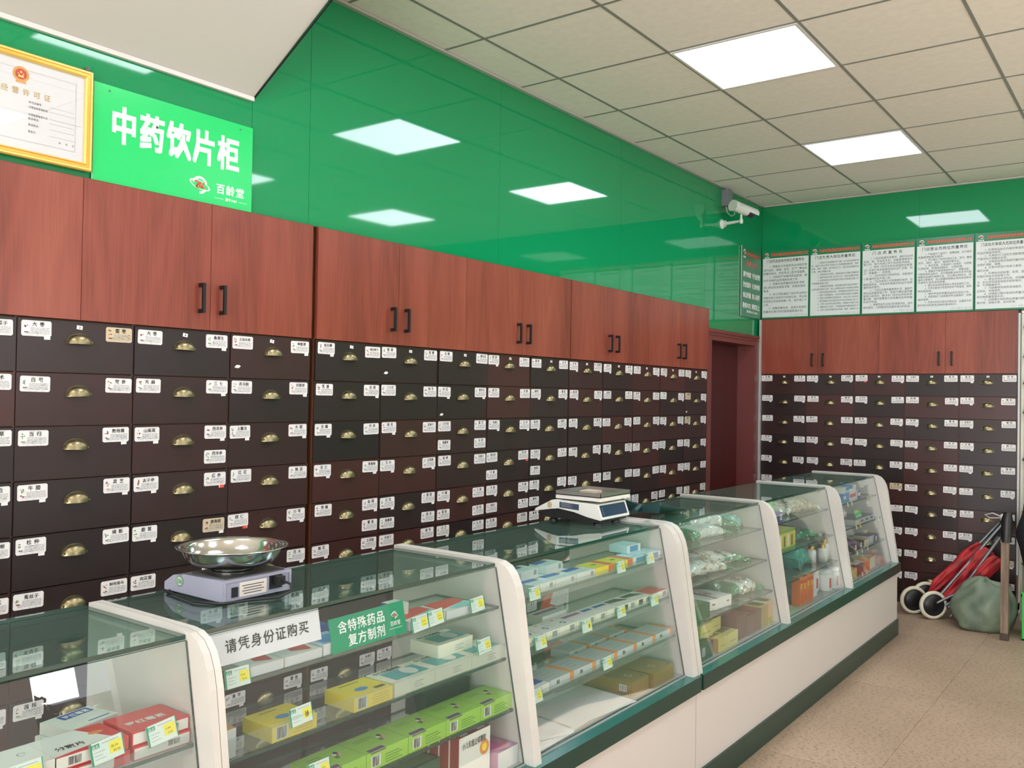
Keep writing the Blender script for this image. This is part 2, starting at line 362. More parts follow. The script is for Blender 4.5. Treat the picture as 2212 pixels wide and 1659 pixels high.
    def mesh(s, name, mats, off=(0,0,0)):
        me = bpy.data.meshes.new(name)
        me.from_pydata([(x-off[0], y-off[1], z-off[2]) for x, y, z in s.v], [], s.f)
        for mm in mats: me.materials.append(mm)
        me.polygons.foreach_set('material_index', s.m); me.polygons.foreach_set('use_smooth', s.sm)
        me.update(); return me

LOC = {}
def link(name, data, parent=None, loc=(0,0,0), rot=(0,0,0)):
    o = bpy.data.objects.new(name, data); COL.objects.link(o)
    o.location = loc; o.rotation_euler = rot
    if parent: o.parent = parent
    return o
def thing(name, label, cat, loc=(0,0,0), rot=(0,0,0), group=None):
    o = link(name, None, None, loc, rot); o.empty_display_size = .05
    o['label'] = label; o['category'] = cat
    if group: o['group'] = group
    return o
def part(name, mb, mats, parent, bevel=0, label=None, off=None):
    """mb is in the world coordinates of an unrotated parent thing; off = world location of the root"""
    o = link(name, mb.mesh(name, mats if isinstance(mats, (list, tuple)) else [mats], off or (0,0,0)), parent)
    if bevel: bev(o, bevel)
    if label: o['label'] = label
    return o
def bev(o, w, seg=2):
    b = o.modifiers.new('bevel', 'BEVEL'); b.width = w; b.segments = seg; b.limit_method = 'ANGLE'; b.angle_limit = .6
def solo(name, mb, mats, label, cat, loc=(0,0,0), group=None, bevel=0, rot=(0,0,0)):
    o = link(name, mb.mesh(name, mats if isinstance(mats, (list, tuple)) else [mats], loc), None, loc, rot)
    o['label'] = label; o['category'] = cat
    if group: o['group'] = group
    if bevel: bev(o, bevel)
    return o
def struct(name, mb, mats, parent=None):
    o = link(name, mb.mesh(name, mats if isinstance(mats, (list, tuple)) else [mats]), parent)
    if not parent: o['kind'] = 'structure'
    return o
ORD = ['first', 'second', 'third', 'fourth', 'fifth', 'sixth', 'seventh', 'eighth', 'ninth', 'tenth', 'eleventh', 'twelfth']
X, Y, Z3 = Vector((1,0,0)), Vector((0,1,0)), Vector((0,0,1))

# ------------------------------------------------------------------ setting
XW, YF, ZC = -2.725, 7.09, 3.06           # left wall plane, far wall plane, ceiling
XR, YB = 4.1, -4.0
m = MB(); m.box(XW-.5, XR+.1, YB-.1, YF+.4, -.06, -.004)
floor = struct('floor', m, seam_m)
T = 1.2
tm = {}
for i in range(-2, 5):
    for j in range(-8, 3):
        x0, y0 = -.94 + T*i, 4.89 + T*j
        if x0 > XR or y0 > YF+.3 or x0 + T < XW-.4 or y0+T < YB: continue
        if 'f' not in tm:
            g = .0007; tm['f'] = MB().box(g, T-g, g, T-g, -.004, 0).mesh('floor_tile', [floor_m])
        link('floor_tile', tm['f'], floor, (x0, y0, 0))

# ceiling grid and tiles
gx = [-.676 + .6*k for k in range(-3, 8)]; gy = [3.69 + .6*k for k in range(-12, 6)]
m = MB()
bw = .007
m.box(XW-.15, XR+.1, YB-.1, YF+.15, ZC+.03, ZC+.1)
for x in gx: m.box(x-bw, x+bw, YB, YF, ZC, ZC+.025)
for y in gy: m.box(XW, XR, y-bw, y+bw, ZC+.001, ZC+.025)
ceiling = struct('ceiling', m, tbar_m)
lights = [(-2, 0), (-2, 3), (-2, -3), (-2, -6), (1, 0), (1, 3), (1, -3), (1, -6), (4, 0), (4, 3), (4, -3)]   # column, row of tiles
lit = set(lights)
tile_mesh = MB().box(bw, .6-bw, bw, .6-bw, .003, .018).mesh('ceiling_tile', [tile_m])
for i in range(-4, 8):
    for j in range(-13, 6):
        x0, y0 = -.676 + .6*i, 3.69 + .6*j
        if (i + 1, j) in lit and False: continue
        cx = i + 1
        if (cx - 1, j) in lit: continue
        if y0 + .6 < -1.5 or x0 > 3.2: continue
        xa, xb, ya, yb = max(x0+bw, XW), min(x0+.6-bw, XR), max(y0+bw, YB), min(y0+.6-bw, YF)
        if xa >= xb or ya >= yb: continue
        if xb - xa > .58 and yb - ya > .58: link('ceiling_tile', tile_mesh, ceiling, (x0, y0, ZC))
        else: link('ceiling_tile', MB().box(xa, xb, ya, yb, ZC+.003, ZC+.018).mesh('ceiling_tile', [tile_m]), ceiling)
m = MB().box(XW, 3.9, YB, -1.4, ZC+.003, ZC+.018); m.box(3.2, XR, -1.4, YF, ZC+.003, ZC+.018)
struct('ceiling_infill', m, tile_m, ceiling)
m = MB().box(XW, XW+.022, YB, YF, ZC-.012, ZC); m.box(XW, XR, YF-.022, YF, ZC-.012, ZC)
struct('trim_ceiling', m, metal_strip)
fr = MB(); a = .02
fr.box(.006, .594, .006, a, -.004, .012); fr.box(.006, .594, .6-a, .594, -.004, .012); fr.box(.006, a, a, .6-a, -.004, .012); fr.box(.6-a, .594, a, .6-a, -.004, .012)
frm = fr.mesh('frame', [led_frame_m]); dif = MB().box(a, .6-a, a, .6-a, -.001, .012).mesh('diffuser', [led_m])
for (i, j) in lights:
    if (i, j) == (-2, 0): lb = 'larger looking square LED ceiling panel, lit, nearer the camera'; g = None
    elif (i, j) == (-2, 3): lb = 'smaller looking lit square LED ceiling panel towards the far wall'; g = None
    else: lb = f"lit LED ceiling panel out of view, {['left', 'middle', 'right'][(i+2)//3]} column, {['farthest', 'second', 'third', 'fourth'][(3-j)//3]} row from the far wall"; g = 'LED panels out of view'
    t = thing('ceiling_light', lb, 'light', (-.676 + .6*i, 3.69 + .6*j, ZC), group=g)
    link('frame', frm, t); link('diffuser', dif, t)

# left wall: fascia above the cabinets, back of the cabinet niche, door surround
wl = struct('wall_left', MB().box(XW-.12, XW-.005, YB, YF+.2, 2.128, ZC+.02), green_wall)
struct('wall_niche', MB().box(XW-.5, XW-.44, YB, 6.0, 0, 2.128), white_paint)
m = MB()
m.box(XW-.5, XW-.005, 5.998, 6.03, 0, 2.128); m.box(XW-.5, XW-.005, 6.95, YF+.5, 0, 2.128); m.box(XW-.5, XW-.005, 6.03, 6.95, 1.96, 2.128)
wd = struct('wall_door', m, green_wall)
struct('wall_panel', MB().box(XW-.005, XW, 5.998, YF, 1.95, 2.1275), green_wall, wd)
seams = [YB, -.4, .82, 2.046, 2.318, 3.54, 4.76, 5.98, YF]
for a, b in zip(seams[:-1], seams[1:]):
    struct('wall_panel', MB().box(XW-.005, XW, a+.0008, b-.0008, 2.1285, ZC-.001), green_wall, wl)
wf = struct('wall_far', MB().box(XW-.2, XR+.1, YF+.005, YF+.12, 2.128, ZC+.02), green_wall)
wfl = struct('wall_far_lower', MB().box(-.845, XR+.1, YF+.005, YF+.12, 0, 2.128), green_wall)
struct('wall_alcove', MB().box(XW-.1, -.845, YF+.33, YF+.4, 0, 2.128), white_paint)
for k, (a, b) in enumerate(((XW, -1.525), (-1.525, -.305), (-.305, .915), (.915, 2.135), (2.135, XR))):
    struct('wall_panel', MB().box(a+.0008, b-.0008, YF, YF+.005, 2.1285, ZC-.001), green_wall, wf)
    if b > -.8: struct('wall_panel', MB().box(max(a, -.844)+.0008, b-.0008, YF, YF+.005, 0, 2.1275), green_wall, wfl)
m = MB()   # right wall with the doorway; high openings added to let light onto the floor
m.box(XR, XR+.1, YB, 3.3, 0, 1.75); m.box(XR, XR+.1, 3.95, YF+.1, 0, 1.75); m.box(XR, XR+.1, YB, YF+.1, 2.62, ZC+.05); m.box(XR, XR+.1, YB, -2.8, 1.75, 2.62); m.box(XR, XR+.1, 6.5, YF+.1, 1.75, 2.62)
for y in (-1.2, .4, 2.0, 3.26, 3.95, 5.2): m.box(XR, XR+.1, y, y+.05, 1.75, 2.62)
struct('wall_right', m, white_paint)
m = MB(); m.box(XW-.5, -1.95, YB-.1, YB, 0, ZC); m.box(3.75, XR+.1, YB-.1, YB, 0, ZC); m.box(-1.95, 3.75, YB-.1, YB, 2.65, ZC)
struct('wall_back', m, white_paint)
struct('doorway_blocker', MB().box(XR+.9, XR+1.1, 1, 8, -.1, 1.36), mat('doorway blocker', (70,66,60), .8))  # low wall added outside to darken the lower part of the mirrored doorway
struct('ground_outside', MB().box(XW-2, XR+6, -14, 14, -.2, -.07), floor_m)
m = MB(); rn = random.Random(4)  # leaves added outside to break up the bright doorway patch mirrored in the glass
for k in range(1500):
    yy_ = rn.uniform(3.25, 4.0)
    c = Vector((XR+.30+rn.uniform(-.1,.1), yy_, rn.uniform(.8, 1.235+.16*math.exp(-((yy_-3.42)/.12)**2)+.05*math.sin(yy_*40))))
    d = Vector((rn.gauss(0,1), rn.gauss(0,1), rn.gauss(0,1))).normalized()*.05; e = d.cross(Vector((rn.gauss(0,1), .3, .5))).normalized()*.025
    m.quad(c-d, c+e, c+d, c-e)
hedge = link('hedge', m.mesh('hedge', [mat('dark leaves', (30,44,30), .6)])); hedge['kind'] = 'stuff'
hedge['label'] = 'dark leafy hedge added outside the shop doorway to break up its reflection'; hedge['category'] = 'hedge'
# sloping soffit (underside of the stair)
m = MB(); zs = 2.549
xs = XW + (ZC - zs) / .63
m.prism_y([(XW, zs), (xs, ZC+.02), (XW, ZC+.02)], YB, 2.046)
struct('soffit', m, soffit_m)
m = MB().box(XW, XW+.014, YB, 2.044, zs-.012, zs+.003)
struct('trim_soffit', m, white_paint)
struct('trim_soffit_end', MB().tube([(XW+.003, 2.048, zs), (xs, 2.048, ZC)], .004, 6), black_m)
# door in the left wall by the corner
m = MB()
d0, d1 = 6.03, 6.955
def casing(y0, y1, z0, z1):
    m.box(XW-.004, XW+.022, y0, y1, z0, z1)
casing(d0-.03, d0+.045, 0, 1.985); casing(d1-.055, d1+.03, 0, 1.985); casing(d0+.045, d1-.055, 1.905, 1.985)
m.box(XW+.022, XW+.03, d0-.03, d1+.03, 1.962, 1.985); m.box(XW+.022, XW+.028, d0-.03, d1+.03, 1.94, 1.952)
m.box(XW-.13, XW-.004, d0+.03, d0+.045, 0, 1.905); m.box(XW-.13, XW-.004, d1-.055, d1-.04, 0, 1.905); m.box(XW-.13, XW-.004, d0+.045, d1-.055, 1.905, 1.92)
dr = struct('door_1', m, casing_m)
struct('door_leaf', MB().box(XW-.16, XW-.12, d0+.03, 6.53, 0, 1.91), door_red, dr)
struct('door_leaf', MB().box(XW-.162, XW-.122, 6.533, d1-.04, 0, 1.91), door_red, dr)
struct('trim_corner', MB().box(XW+.022, XW+.036, YF-.1, YF-.072, 0, 2.12), metal_strip)

# ------------------------------------------------------------------ herb cabinets
W, ROW, Z0, NR = 1.822, .16, 1.681, 10
CW = W / 5
def label_mesh(name, beige=False, seed=0):
    key = ('L', name, beige, seed)
    if key in tm: return tm[key]
    rnd = random.Random(hash((seed, len(name), ord(name[0]))) & 0xffff)
    m = MB(); w2, h2, c = .0435, .023, .004
    ring = [(-w2+c,-h2),(w2-c,-h2),(w2,-h2+c),(w2,h2-c),(w2-c,h2),(-w2+c,h2),(-w2,h2-c),(-w2,-h2+c)]
    f = [(x, -.0008, z) for x, z in ring]; bk = [(x, 0, z) for x, z in ring]
    m.add(f, [tuple(range(8))], 0)
    for i in range(8): m.quad(bk[i], bk[(i+1) % 8], f[(i+1) % 8], f[i], 0)
    y = -.0012
    def q(x0, x1, z0, z1, k): m.quad((x0,y,z0),(x1,y,z0),(x1,y,z1),(x0,y,z1), k)
    e = .0025
    q(-w2+e+.004, w2-e-.004, h2-e-.0004, h2-e, 7); q(-w2+e+.004, w2-e-.004, -h2+e, -h2+e+.0004, 7)
    q(-w2+e, -w2+e+.0004, -h2+.006, h2-.006, 7); q(w2-e-.0004, w2-e, -h2+.006, h2-.006, 7)
    n = len(name); s = {2: .0150, 3: .0138, 4: .0118}[min(n, 4)]
    m.text(name, (.008, y-.0002, .0068), X, Z3, s, 1, 1, gap=.45 if n == 2 else .04, center=True)
    for r in range(5):
        zz = .0012 - r*.0040; x = -.018 if r < 3 else -.032
        while x < .036:
            l = rnd.uniform(.006, .016)
            q(x, min(x+l, .038), zz-.0011, zz+.0006, 2 if rnd.random() < .8 else 6); x += l + .0015
    for cxx in (-.02, 0, .02): q(cxx, cxx+.006, -.0205, -.0195, 2)
    k1, k2 = rnd.choice([3,3,3,4,5]), rnd.choice([3,4,5,6,8])
    for t in range(5):
        m.disc((-.031+rnd.uniform(-.005,.005), y-.0001*t, .006+rnd.uniform(-.007,.007)), Vector((math.cos(t*1.3),0,math.sin(t*1.3))), Vector((-math.sin(t*1.3),0,math.cos(t*1.3))), rnd.uniform(.002,.0045), k1, 7, rnd.uniform(.001,.002))
    for t in range(2): m.disc((-.033+.006*t, y-.0002, -.009+rnd.uniform(-.003,.002)), X, Z3, .0035, k2, 7, .002)
    tm[key] = m.mesh('name_label', [paper_beige if beige else paper, ink, ink_grey, plant_green, plant_brown, plant_red, ink_soft, border_m, plant_tan])
    return tm[key]
def pull_mesh(seg=14):
    a, h, d = .0385, .031, .023
    m = MB(); vs = []
    R = 6
    for j in range(R+1):
        ps = PI/2*j/R
        for i in range(seg+1):
            th = PI*i/seg
            vs.append((-a*math.cos(th)*math.cos(ps), -.002 - d*math.sin(th)*math.cos(ps)**.9, h*math.sin(ps)**.9))
    fs = []
    for j in range(R):
        for i in range(seg): fs.append((j*(seg+1)+i, j*(seg+1)+i+1, (j+1)*(seg+1)+i+1, (j+1)*(seg+1)+i))
    m.add(vs, fs, 0, True)
    ring = []      # back flange following the dome outline
    for i in range(seg+1):
        th = PI*i/seg; ring += [(-a*math.cos(th), -.002, h*math.sin(th)), (-(a+.003)*math.cos(th), -.0015, (h+.003)*math.sin(th))]
    m.add(ring, [(2*i, 2*i+1, 2*i+3, 2*i+2) for i in range(seg)], 1, True)
    for sx in (-1, 1):
        m.disc((sx*.0335, -.013, .007), X, Z3, .0042, 1, 10); m.disc((sx*.0335, -.0134, .007), X, Z3, .0022, 0, 8)
    return m.mesh('cup_pull', [brass, brass_dark])
PULL = pull_mesh()
g = .0018
DRAW = MB().box(g, CW-g, 0, .018, -ROW+g, -g).mesh('drawer', [drawer_m])
DOORW = W/4
DOOR = MB().box(.001, DOORW-.001, -.010, .008, .001, .438).mesh('door', [cab_wood])
hm = MB(); hw = .0055
hm.box(-hw, hw, -.038, -.030, 0, .102); hm.box(-hw, hw, -.031, -.010, 0, .013); hm.box(-hw, hw, -.031, -.010, .089, .102)
HANDLE = hm.mesh('handle', [black_matt])
TAG = MB().box(-.009, .009, -.001, 0, -.005, .005).mesh('sticker', [paper])
RTAG = MB().box(-.008, .008, -.0022, 0, -.005, .005).mesh('sticker', [red_tag])
def num_tag(n):
    if ('n', n) not in tm:
        m = MB().box(-.009, .009, -.001, 0, -.006, .006, 0); m.text(n, (0, -.0014, -.004), X, Z3, .011, 1, 1, center=True)
        tm[('n', n)] = m.mesh('number_sticker', [paper, ink])
    return tm[('n', n)]
def cabinet(key, label, loc, rot, rng, extra=()):
    root = thing('herb_cabinet', label, 'cabinet', loc, (0,0,rot), 'herb cabinets')
    m = MB()
    m.box(0, W, .018, .36, .03, 2.120)             # body
    m.box(0, W, .03, .36, 0, .08)
    for c in range(6): m.box(max(0, c*CW-.0045), min(W, c*CW+.0045), .006, .019, .08, 1.684)
    part('carcass', m, edge_wood, root)
    part('plinth', MB().box(0, W, .01, .03, 0, .078), drawer_m, root)
    part('top_board', MB().box(-.002, W+.002, -.004, .36, 2.1195, 2.1245), edge_wood, root)
    for d in range(4):
        o = link('door', DOOR, root, (d*DOORW, 0, 1.6835))
        hx = DOORW-.042 if d % 2 == 0 else .042
        link('handle', HANDLE, o, (hx, 0, .0575))
    for c in range(5):
        for r in range(NR):
            z = Z0 - r*ROW
            jy = rng.uniform(-.0015, .002)
            if rng.random() < .12: jy -= .004
            o = link('drawer', DRAW, root, (c*CW, jy, z), (0, 0, rng.uniform(-.004, .004)))
            link('cup_pull', PULL, o, (CW/2 + rng.uniform(-.004, .004), 0, -.071 + rng.uniform(-.003, .003)), (0, rng.uniform(-.04, .04), 0))
            nm = NAMED.get(key, {}).get((c, r)) or (rng.choice(HERBS), rng.choice(HERBS))
            for sd, n in ((0, nm[0]), (1, nm[1])):
                beige = n[0] == '*'; n = n.strip('*')
                if key not in NAMED and rng.random() < .02: beige = True
                lx = (.052 if sd == 0 else CW-.052) + rng.uniform(-.004, .004)
                lz = -.032 + rng.uniform(-.003, .002)
                sh = (key, c, r, sd)
                if sh == ('B', 0, 4, 0): lx += .012
                l = link('name_label', label_mesh(n, beige, (ord(n[0]) + sd) % 5), o, (lx, -.0002, lz), (0, rng.uniform(-.018, .018), 0))
                if rng.random() < .62: link('sticker', TAG, o, (lx+.03+rng.uniform(-.004,.003), -.0001, lz-.0265), (0, rng.uniform(-.05,.05), 0))
                if sh in extra: link('sticker', RTAG, o, (lx+.028, -.0008, lz-.027), (0, rng.uniform(-.08,.08), 0))
                if (key, c, r, sd, 'low') in extra:
                    n2 = rng.choice(HERBS) if key != 'A' else n
                    link('name_label', label_mesh(n2, False, 3), o, (lx, -.0004, lz-.086), (0, rng.uniform(-.02,.02), 0))
            if (key, c, r) in (('C', 4, 1), ('B', 1, 0), ('B', 2, 1), ('A', 4, 0)):
                sc_ = MB().add([(-.013,-.001,-.004),(.004,-.0016,-.006),(.014,-.001,.001),(.006,-.0022,.006),(-.006,-.0012,.005)], [(0,1,2,3,4)]).mesh('paper_scrap', [paper])
                link('paper_scrap', sc_, o, (.03, -.0004, -.138 if r else -.118))
            if r == 0: link('number_sticker', num_tag(str(c+1)), o, (CW/2+.004+rng.uniform(-.006,.006), -.0002, -.019), (0, rng.uniform(-.2,.2), 0))
    return root
low = {('A',3,2,1,'low')} | {('B',2,2,0,'low'),('B',2,2,1,'low'),('B',3,3,0,'low'),('B',4,3,0,'low'),('B',0,4,1,'low'),('B',1,4,0,'low'),('B',1,4,1,'low'),('B',2,4,0,'low'),('B',2,4,1,'low'),('B',3,4,0,'low'),('B',3,4,1,'low'),('B',4,4,0,'low')}
reds = {('A',3,3,1), ('A',4,4,0), ('B',3,3,1), ('F',2,0,0)}
cabinet('A', 'herb cabinet nearest the camera, under the certificate, of dark drawers with red brown doors', (-2.70, .494, 0), PI/2, random.Random(3), low | reds)
cabinet('B', 'middle herb cabinet of the left wall, behind the bowl scale and flat pan scale', (-2.70, 2.341, 0), PI/2, random.Random(4), low | reds)
cabinet('C', 'herb cabinet on the left wall directly beside the dark red door', (-2.70, 4.168, 0), PI/2, random.Random(5), low | reds)
cabinet('F', 'herb cabinet on the far wall below the row of rule posters', (-2.692, 7.02, 0), 0, random.Random(6), low | reds)
struct('trim_cabinet', MB().box(-.866, -.852, 7.005, 7.03, .3, 2.10), metal_strip)

# ------------------------------------------------------------------ signs, posters and certificate on the walls
def logo(m, c, u, v, s, kw, kr):
    m.ring(c, u, v, .72*s, 1.0*s, math.radians(15), math.radians(165), kw, 14)
    m.ring(c, u, v, .72*s, 1.0*s, math.radians(270), math.radians(330), kw, 8)
    c2 = Vector(c) + Vector(u).cross(Vector(v))*.0004
    a = math.radians(-14); uu = u*math.cos(a) + v*math.sin(a); vv = v*math.cos(a) - u*math.sin(a)
    m.ring(c2, uu, vv, 1.18*s, 1.38*s, 0, 2*PI, kw, 24, .36)
    c3 = c2 + Vector(u).cross(Vector(v))*.0004
    for st in ([(-.75,.32),(-.35,.42),(-.2,.2),(-.5,-.3),(-.25,-.1),(.0,.3),(.12,.2),(-.05,.0),(.1,-.2),(-.1,-.38),(-.45,-.32)], [(.62,.42),(.4,.1),(.2,-.28),(.45,-.2),(.75,-.36)]):
        for (xa, ya), (xb, yb) in zip(st[:-1], st[1:]):
            p, q = c3 + u*xa*s + v*ya*s, c3 + u*xb*s + v*yb*s
            d = (q-p).normalized(); nn = d.cross(Vector(u).cross(Vector(v))).normalized()*.075*s
            m.quad(p-nn, q-nn, q+nn, p+nn, kr)
# big green sign
t = thing('wall_sign', 'bright green wall sign reading 中药饮片柜, standing on the nearest herb cabinet', 'sign', (-2.715, 1.742, 2.128))
sx = -2.712
part('board', MB().box(sx-.006, sx, 1.443, 2.040, 2.1255, 2.436, [1,1,1,0,1,1]), [sign_green, white_print], t, off=t.location)
u, v = Y, Z3
for k, ch in enumerate('中药饮片柜'):
    m = MB(); m.text(ch, (sx+.0006, 1.498 + k*.0985, 2.272), u, v, .124, 0, 2, sx=.74)
    part('letter', m, white_print, t, off=t.location)
m = MB(); logo(m, (sx+.0006, 1.824, 2.186), u, v, .030, 0, 1)
part('emblem', m, [white_print, red_print], t, off=t.location)
m = MB(); m.text('百龄堂', (sx+.0006, 1.889, 2.174), u, v, .037, 0, 1, gap=.1)
m.text('源于1989', (sx+.0006, 1.952, 2.150), u, v, .0125, 0, 1, center=True)
m.box(sx, sx+.0005, 1.885, 1.920, 2.1535, 2.1545); m.box(sx, sx+.0005, 1.985, 2.020, 2.1535, 2.1545)
part('brand_lettering', m, white_print, t, off=t.location)
for y in (1.492, 1.985): part('screw', MB().lathe([(0,.0025),(.003,.0025),(.003,0)], (sx, y, 2.418), 10, axis='x'), tube_m, t, off=t.location)
# certificate in a gilt frame
cy0, cy1, cz0, cz1 = .985, 1.436, 2.147, 2.457
xf = -2.700
t = thing('framed_certificate', 'certificate with red and gold emblem in a gilt frame beside the green sign', 'certificate', (xf, 1.21, 2.147))
fw = .024
prof = [(-.018,0),(-.004,0),(0,.004),(0,.008),(-.003,.010),(-.003,.018),(.0,.020),(-.004,fw),(-.018,fw)]
def rail(name, a, b, inward, mats):
    m = MB(); a = Vector(a); b = Vector(b); inward = Vector(inward); d = (b-a).normalized()
    for k in range(len(prof)):
        (x0, w0), (x1, w1) = prof[k], prof[(k+1) % len(prof)]
        p = [a + X*x0 + inward*w0 + d*w0, b + X*x0 + inward*w0 - d*w0, b + X*x1 + inward*w1 - d*w1, a + X*x1 + inward*w1 + d*w1]
        m.add(p, [(0,1,2,3)], 1 if k in (1, 2, 6, 7) else 0)
    part(name, m, mats, t, off=t.location)
FM = [gold_frame, gold_light]
rail('frame_rail', (xf, cy0, cz0), (xf, cy1, cz0), (0,0,1), FM); rail('frame_rail', (xf, cy1, cz1), (xf, cy0, cz1), (0,0,-1), FM)
rail('frame_rail', (xf, cy1, cz0), (xf, cy1, cz1), (0,-1,0), FM); rail('frame_rail', (xf, cy0, cz1), (xf, cy0, cz0), (0,1,0), FM)
m = MB(); e = fw-.002
m.box(xf-.014, xf-.010, cy0+e, cy1-e, cz0+e, cz1-e, 0)
px = xf - .0094
def q(y0, y1, z0, z1, k): m.quad((px,y0,z0),(px,y1,z0),(px,y1,z1),(px,y0,z1), k)
for a, b, c, d in ((cy0+.05, cy1-.05, cz1-.052, cz1-.0505),(cy0+.05, cy1-.05, cz0+.0505, cz0+.052),(cy0+.05, cy0+.0515, cz0+.05, cz1-.05),(cy1-.0515, cy1-.05, cz0+.05, cz1-.05)): q(a, b, c, d, 1)
m.text('药品经营许可证', (px+.0002, 1.212, 2.332), Y, Z3, .021, 2, 1, gap=.45, center=True)
tx = 1.245
for k, (st, z) in enumerate((('许可证编号:', 2.312), ('日常监督管理机构:', 2.298), ('日常监督管理人员:', 2.276), ('投诉电话:', 2.264), ('发证机关:', 2.246), ('签发人:', 2.226))):
    m.text(st, (px+.0002, tx, z), Y, Z3, .0075, 3, 0, maxw=.058)
    q(tx+.062, tx+.062+random.uniform(.05, .10), z+.002, z+.0035, 4)
for z in (2.31, 2.302, 2.285, 2.27, 2.262, 2.24): q(cy0+.06, cy0+random.uniform(.12, .2), z, z+.0015, 4)
m.text('年 月 日', (px+.0002, 1.335, 2.212), Y, Z3, .0075, 3, 0, gap=.6)
part('certificate', m, [cert_paper, mat('pale border', (196,192,196), .5), gold_print, ink_soft, mat('faint print', (196,196,200), .6)], t, off=t.location)
m = MB(); ec = Vector((px+.0004, 1.222, 2.390))
m.disc(ec, Y, Z3, .0235, 0, 20, .0225); m.disc(ec + X*.0003, Y, Z3, .0165, 1, 18, .0155)
for a, b, r in ((0,.006,.0035),(-.007,.001,.002),(.007,.001,.002),(-.0045,-.003,.0018),(.0045,-.003,.0018)): m.disc(ec + X*.0005 + Y*a + Z3*b, Y, Z3, r, 2, 5)
m.quad(ec+X*.0005+Y*-.009+Z3*-.009, ec+X*.0005+Y*.009+Z3*-.009, ec+X*.0005+Y*.008+Z3*-.005, ec+X*.0005+Y*-.008+Z3*-.005, 2)
m.quad(ec+X*.0005+Y*-.015+Z3*-.0255, ec+X*.0005+Y*.015+Z3*-.0255, ec+X*.0005+Y*.012+Z3*-.015, ec+X*.0005+Y*-.012+Z3*-.015, 0)
part('emblem', m, [mat('emblem gold', (226,164,82), .4), mat('emblem red', (206,62,48), .4), gold_light], t, off=t.location)
gm = MB().box(xf-.007, xf-.0055, cy0+e, cy1-e, cz0+e, cz1-e)
part('cover_glass', gm, glass('picture glass', (.97, .98, .98), 1.45), t, off=t.location)
m = MB(); m.lathe([(.003,-.004),(.0055,-.004),(.0055,.004),(.003,.004),(.003,-.004)], (xf-.008, 1.418, 2.465), 12, axis='x'); m.box(xf-.02, xf-.012, 1.414, 1.422, 2.455, 2.469)
part('hanging_hook', m, tube_m, t, off=t.location)

# rule posters on the far wall
py = 7.055
edges = [(-2.711, -2.326), (-2.322, -1.930), (-1.926, -1.543), (-1.539, -1.152), (-1.148, -.762)]
PL = ['rule poster in the corner next to the narrow green panel', 'rule poster with the densest small print, second from the corner', 'rule poster headed 门店质量责任, middle of the five', 'rule poster fourth from the corner, with nine numbered rules', 'rule poster furthest from the corner, cut by the right picture edge']
for k, (x0, x1) in enumerate(edges):
    t = thing('rule_poster', PL[k], 'poster', ((x0+x1)/2, py, 2.131), group='rule posters above the far herb cabinet')
    z0, z1 = 2.131, 2.682
    part('backing', MB().box(x0, x1, py, py+.006, z0, z1), poster_green, t, off=t.location)
    m = MB(); m.box(x0+.007, x1-.007, py-.0006, py, z0+.012, z1-.060, 0)
    yy = py-.0009; wl_ = x1-x0-.03
    m.text(TITLES[k], ((x0+x1)/2, yy, z1-.094), X, Z3, .026, 1, 1, center=True, maxw=wl_*.86, gap=.08 if k != 2 else .45)
    L_ = [T1, T2, T3, T4, T5][k]; top = z1-.112; bot = z0+.045; st = (top-bot)/len(L_)
    size = {14:.0215, 17:.0165, 18:.0195, 19:.0185}[len(L_)]
    for r, line in enumerate(L_):
        ind = .05 if line[0].isdigit() else 0
        n = sum(1 if ord(c) > 0x2000 else .55 for c in line)
        m.text(line, (x0+.014+ind, yy, top-(r+.85)*st), X, Z3, size, 1, 0, maxw=wl_-ind)
    m.text(DATE, (x1-.155, yy, z0+.020), X, Z3, .0155, 2, 0, maxw=.14)
    part('sheet', m, [poster_white, poster_ink, ink_grey], t, off=t.location)
    m = MB(); m.text(HEAD, (x0+.075, py-.0006, z1-.043), X, Z3, .026, 0, 1, maxw=x1-x0-.088)
    part('header_lettering', m, red_print, t, off=t.location)
    m = MB(); logo(m, (x0+.04, py-.0006, z1-.028), X, Z3, .013, 0, 1); m.text('百龄堂', (x0+.04, py-.0006, z1-.057), X, Z3, .013, 0, 1, center=True)
    part('emblem', m, [white_print, red_print], t, off=t.location)
# narrow panel on the left wall above the door
xx = -2.712; y0, y1, z0, z1 = 6.634, 7.038, 2.126, 2.678
t = thing('slogan_panel', 'green slogan panel with white and red lettering on the left wall above the door', 'sign', (xx, (y0+y1)/2, z0))
part('backing', MB().box(xx-.008, xx, y0, y1, z0, z1, [1,1,1,0,1,1]), [poster_green, metal_strip], t, off=t.location)
m = MB()
for k, s_ in enumerate(SIDE): m.text(s_, (xx+.0005, (y0+y1)/2, z1-.235-k*.082), Y, Z3, .046, 0, 1, center=True, maxw=.35)
m.text('服务电话:0775-2958886', (xx+.0005, y0+.11, z0+.035), Y, Z3, .022, 0, 1, maxw=.27)
part('lettering', m, white_print, t, off=t.location)
m = MB(); m.text('服务公约', (xx+.0005, (y0+y1)/2, z1-.15), Y, Z3, .05, 0, 1, center=True, gap=.1); m.text(HEAD, (xx+.0005, y0+.09, z1-.07), Y, Z3, .034, 0, 1, maxw=.29)
part('red_lettering', m, red_print, t, off=t.location)
m = MB(); logo(m, (xx+.0005, y0+.052, z1-.045), Y, Z3, .02, 0, 1); m.text('百龄堂', (xx+.0005, y0+.052, z1-.092), Y, Z3, .018, 0, 1, center=True)
part('emblem', m, [white_print, red_print], t, off=t.location)

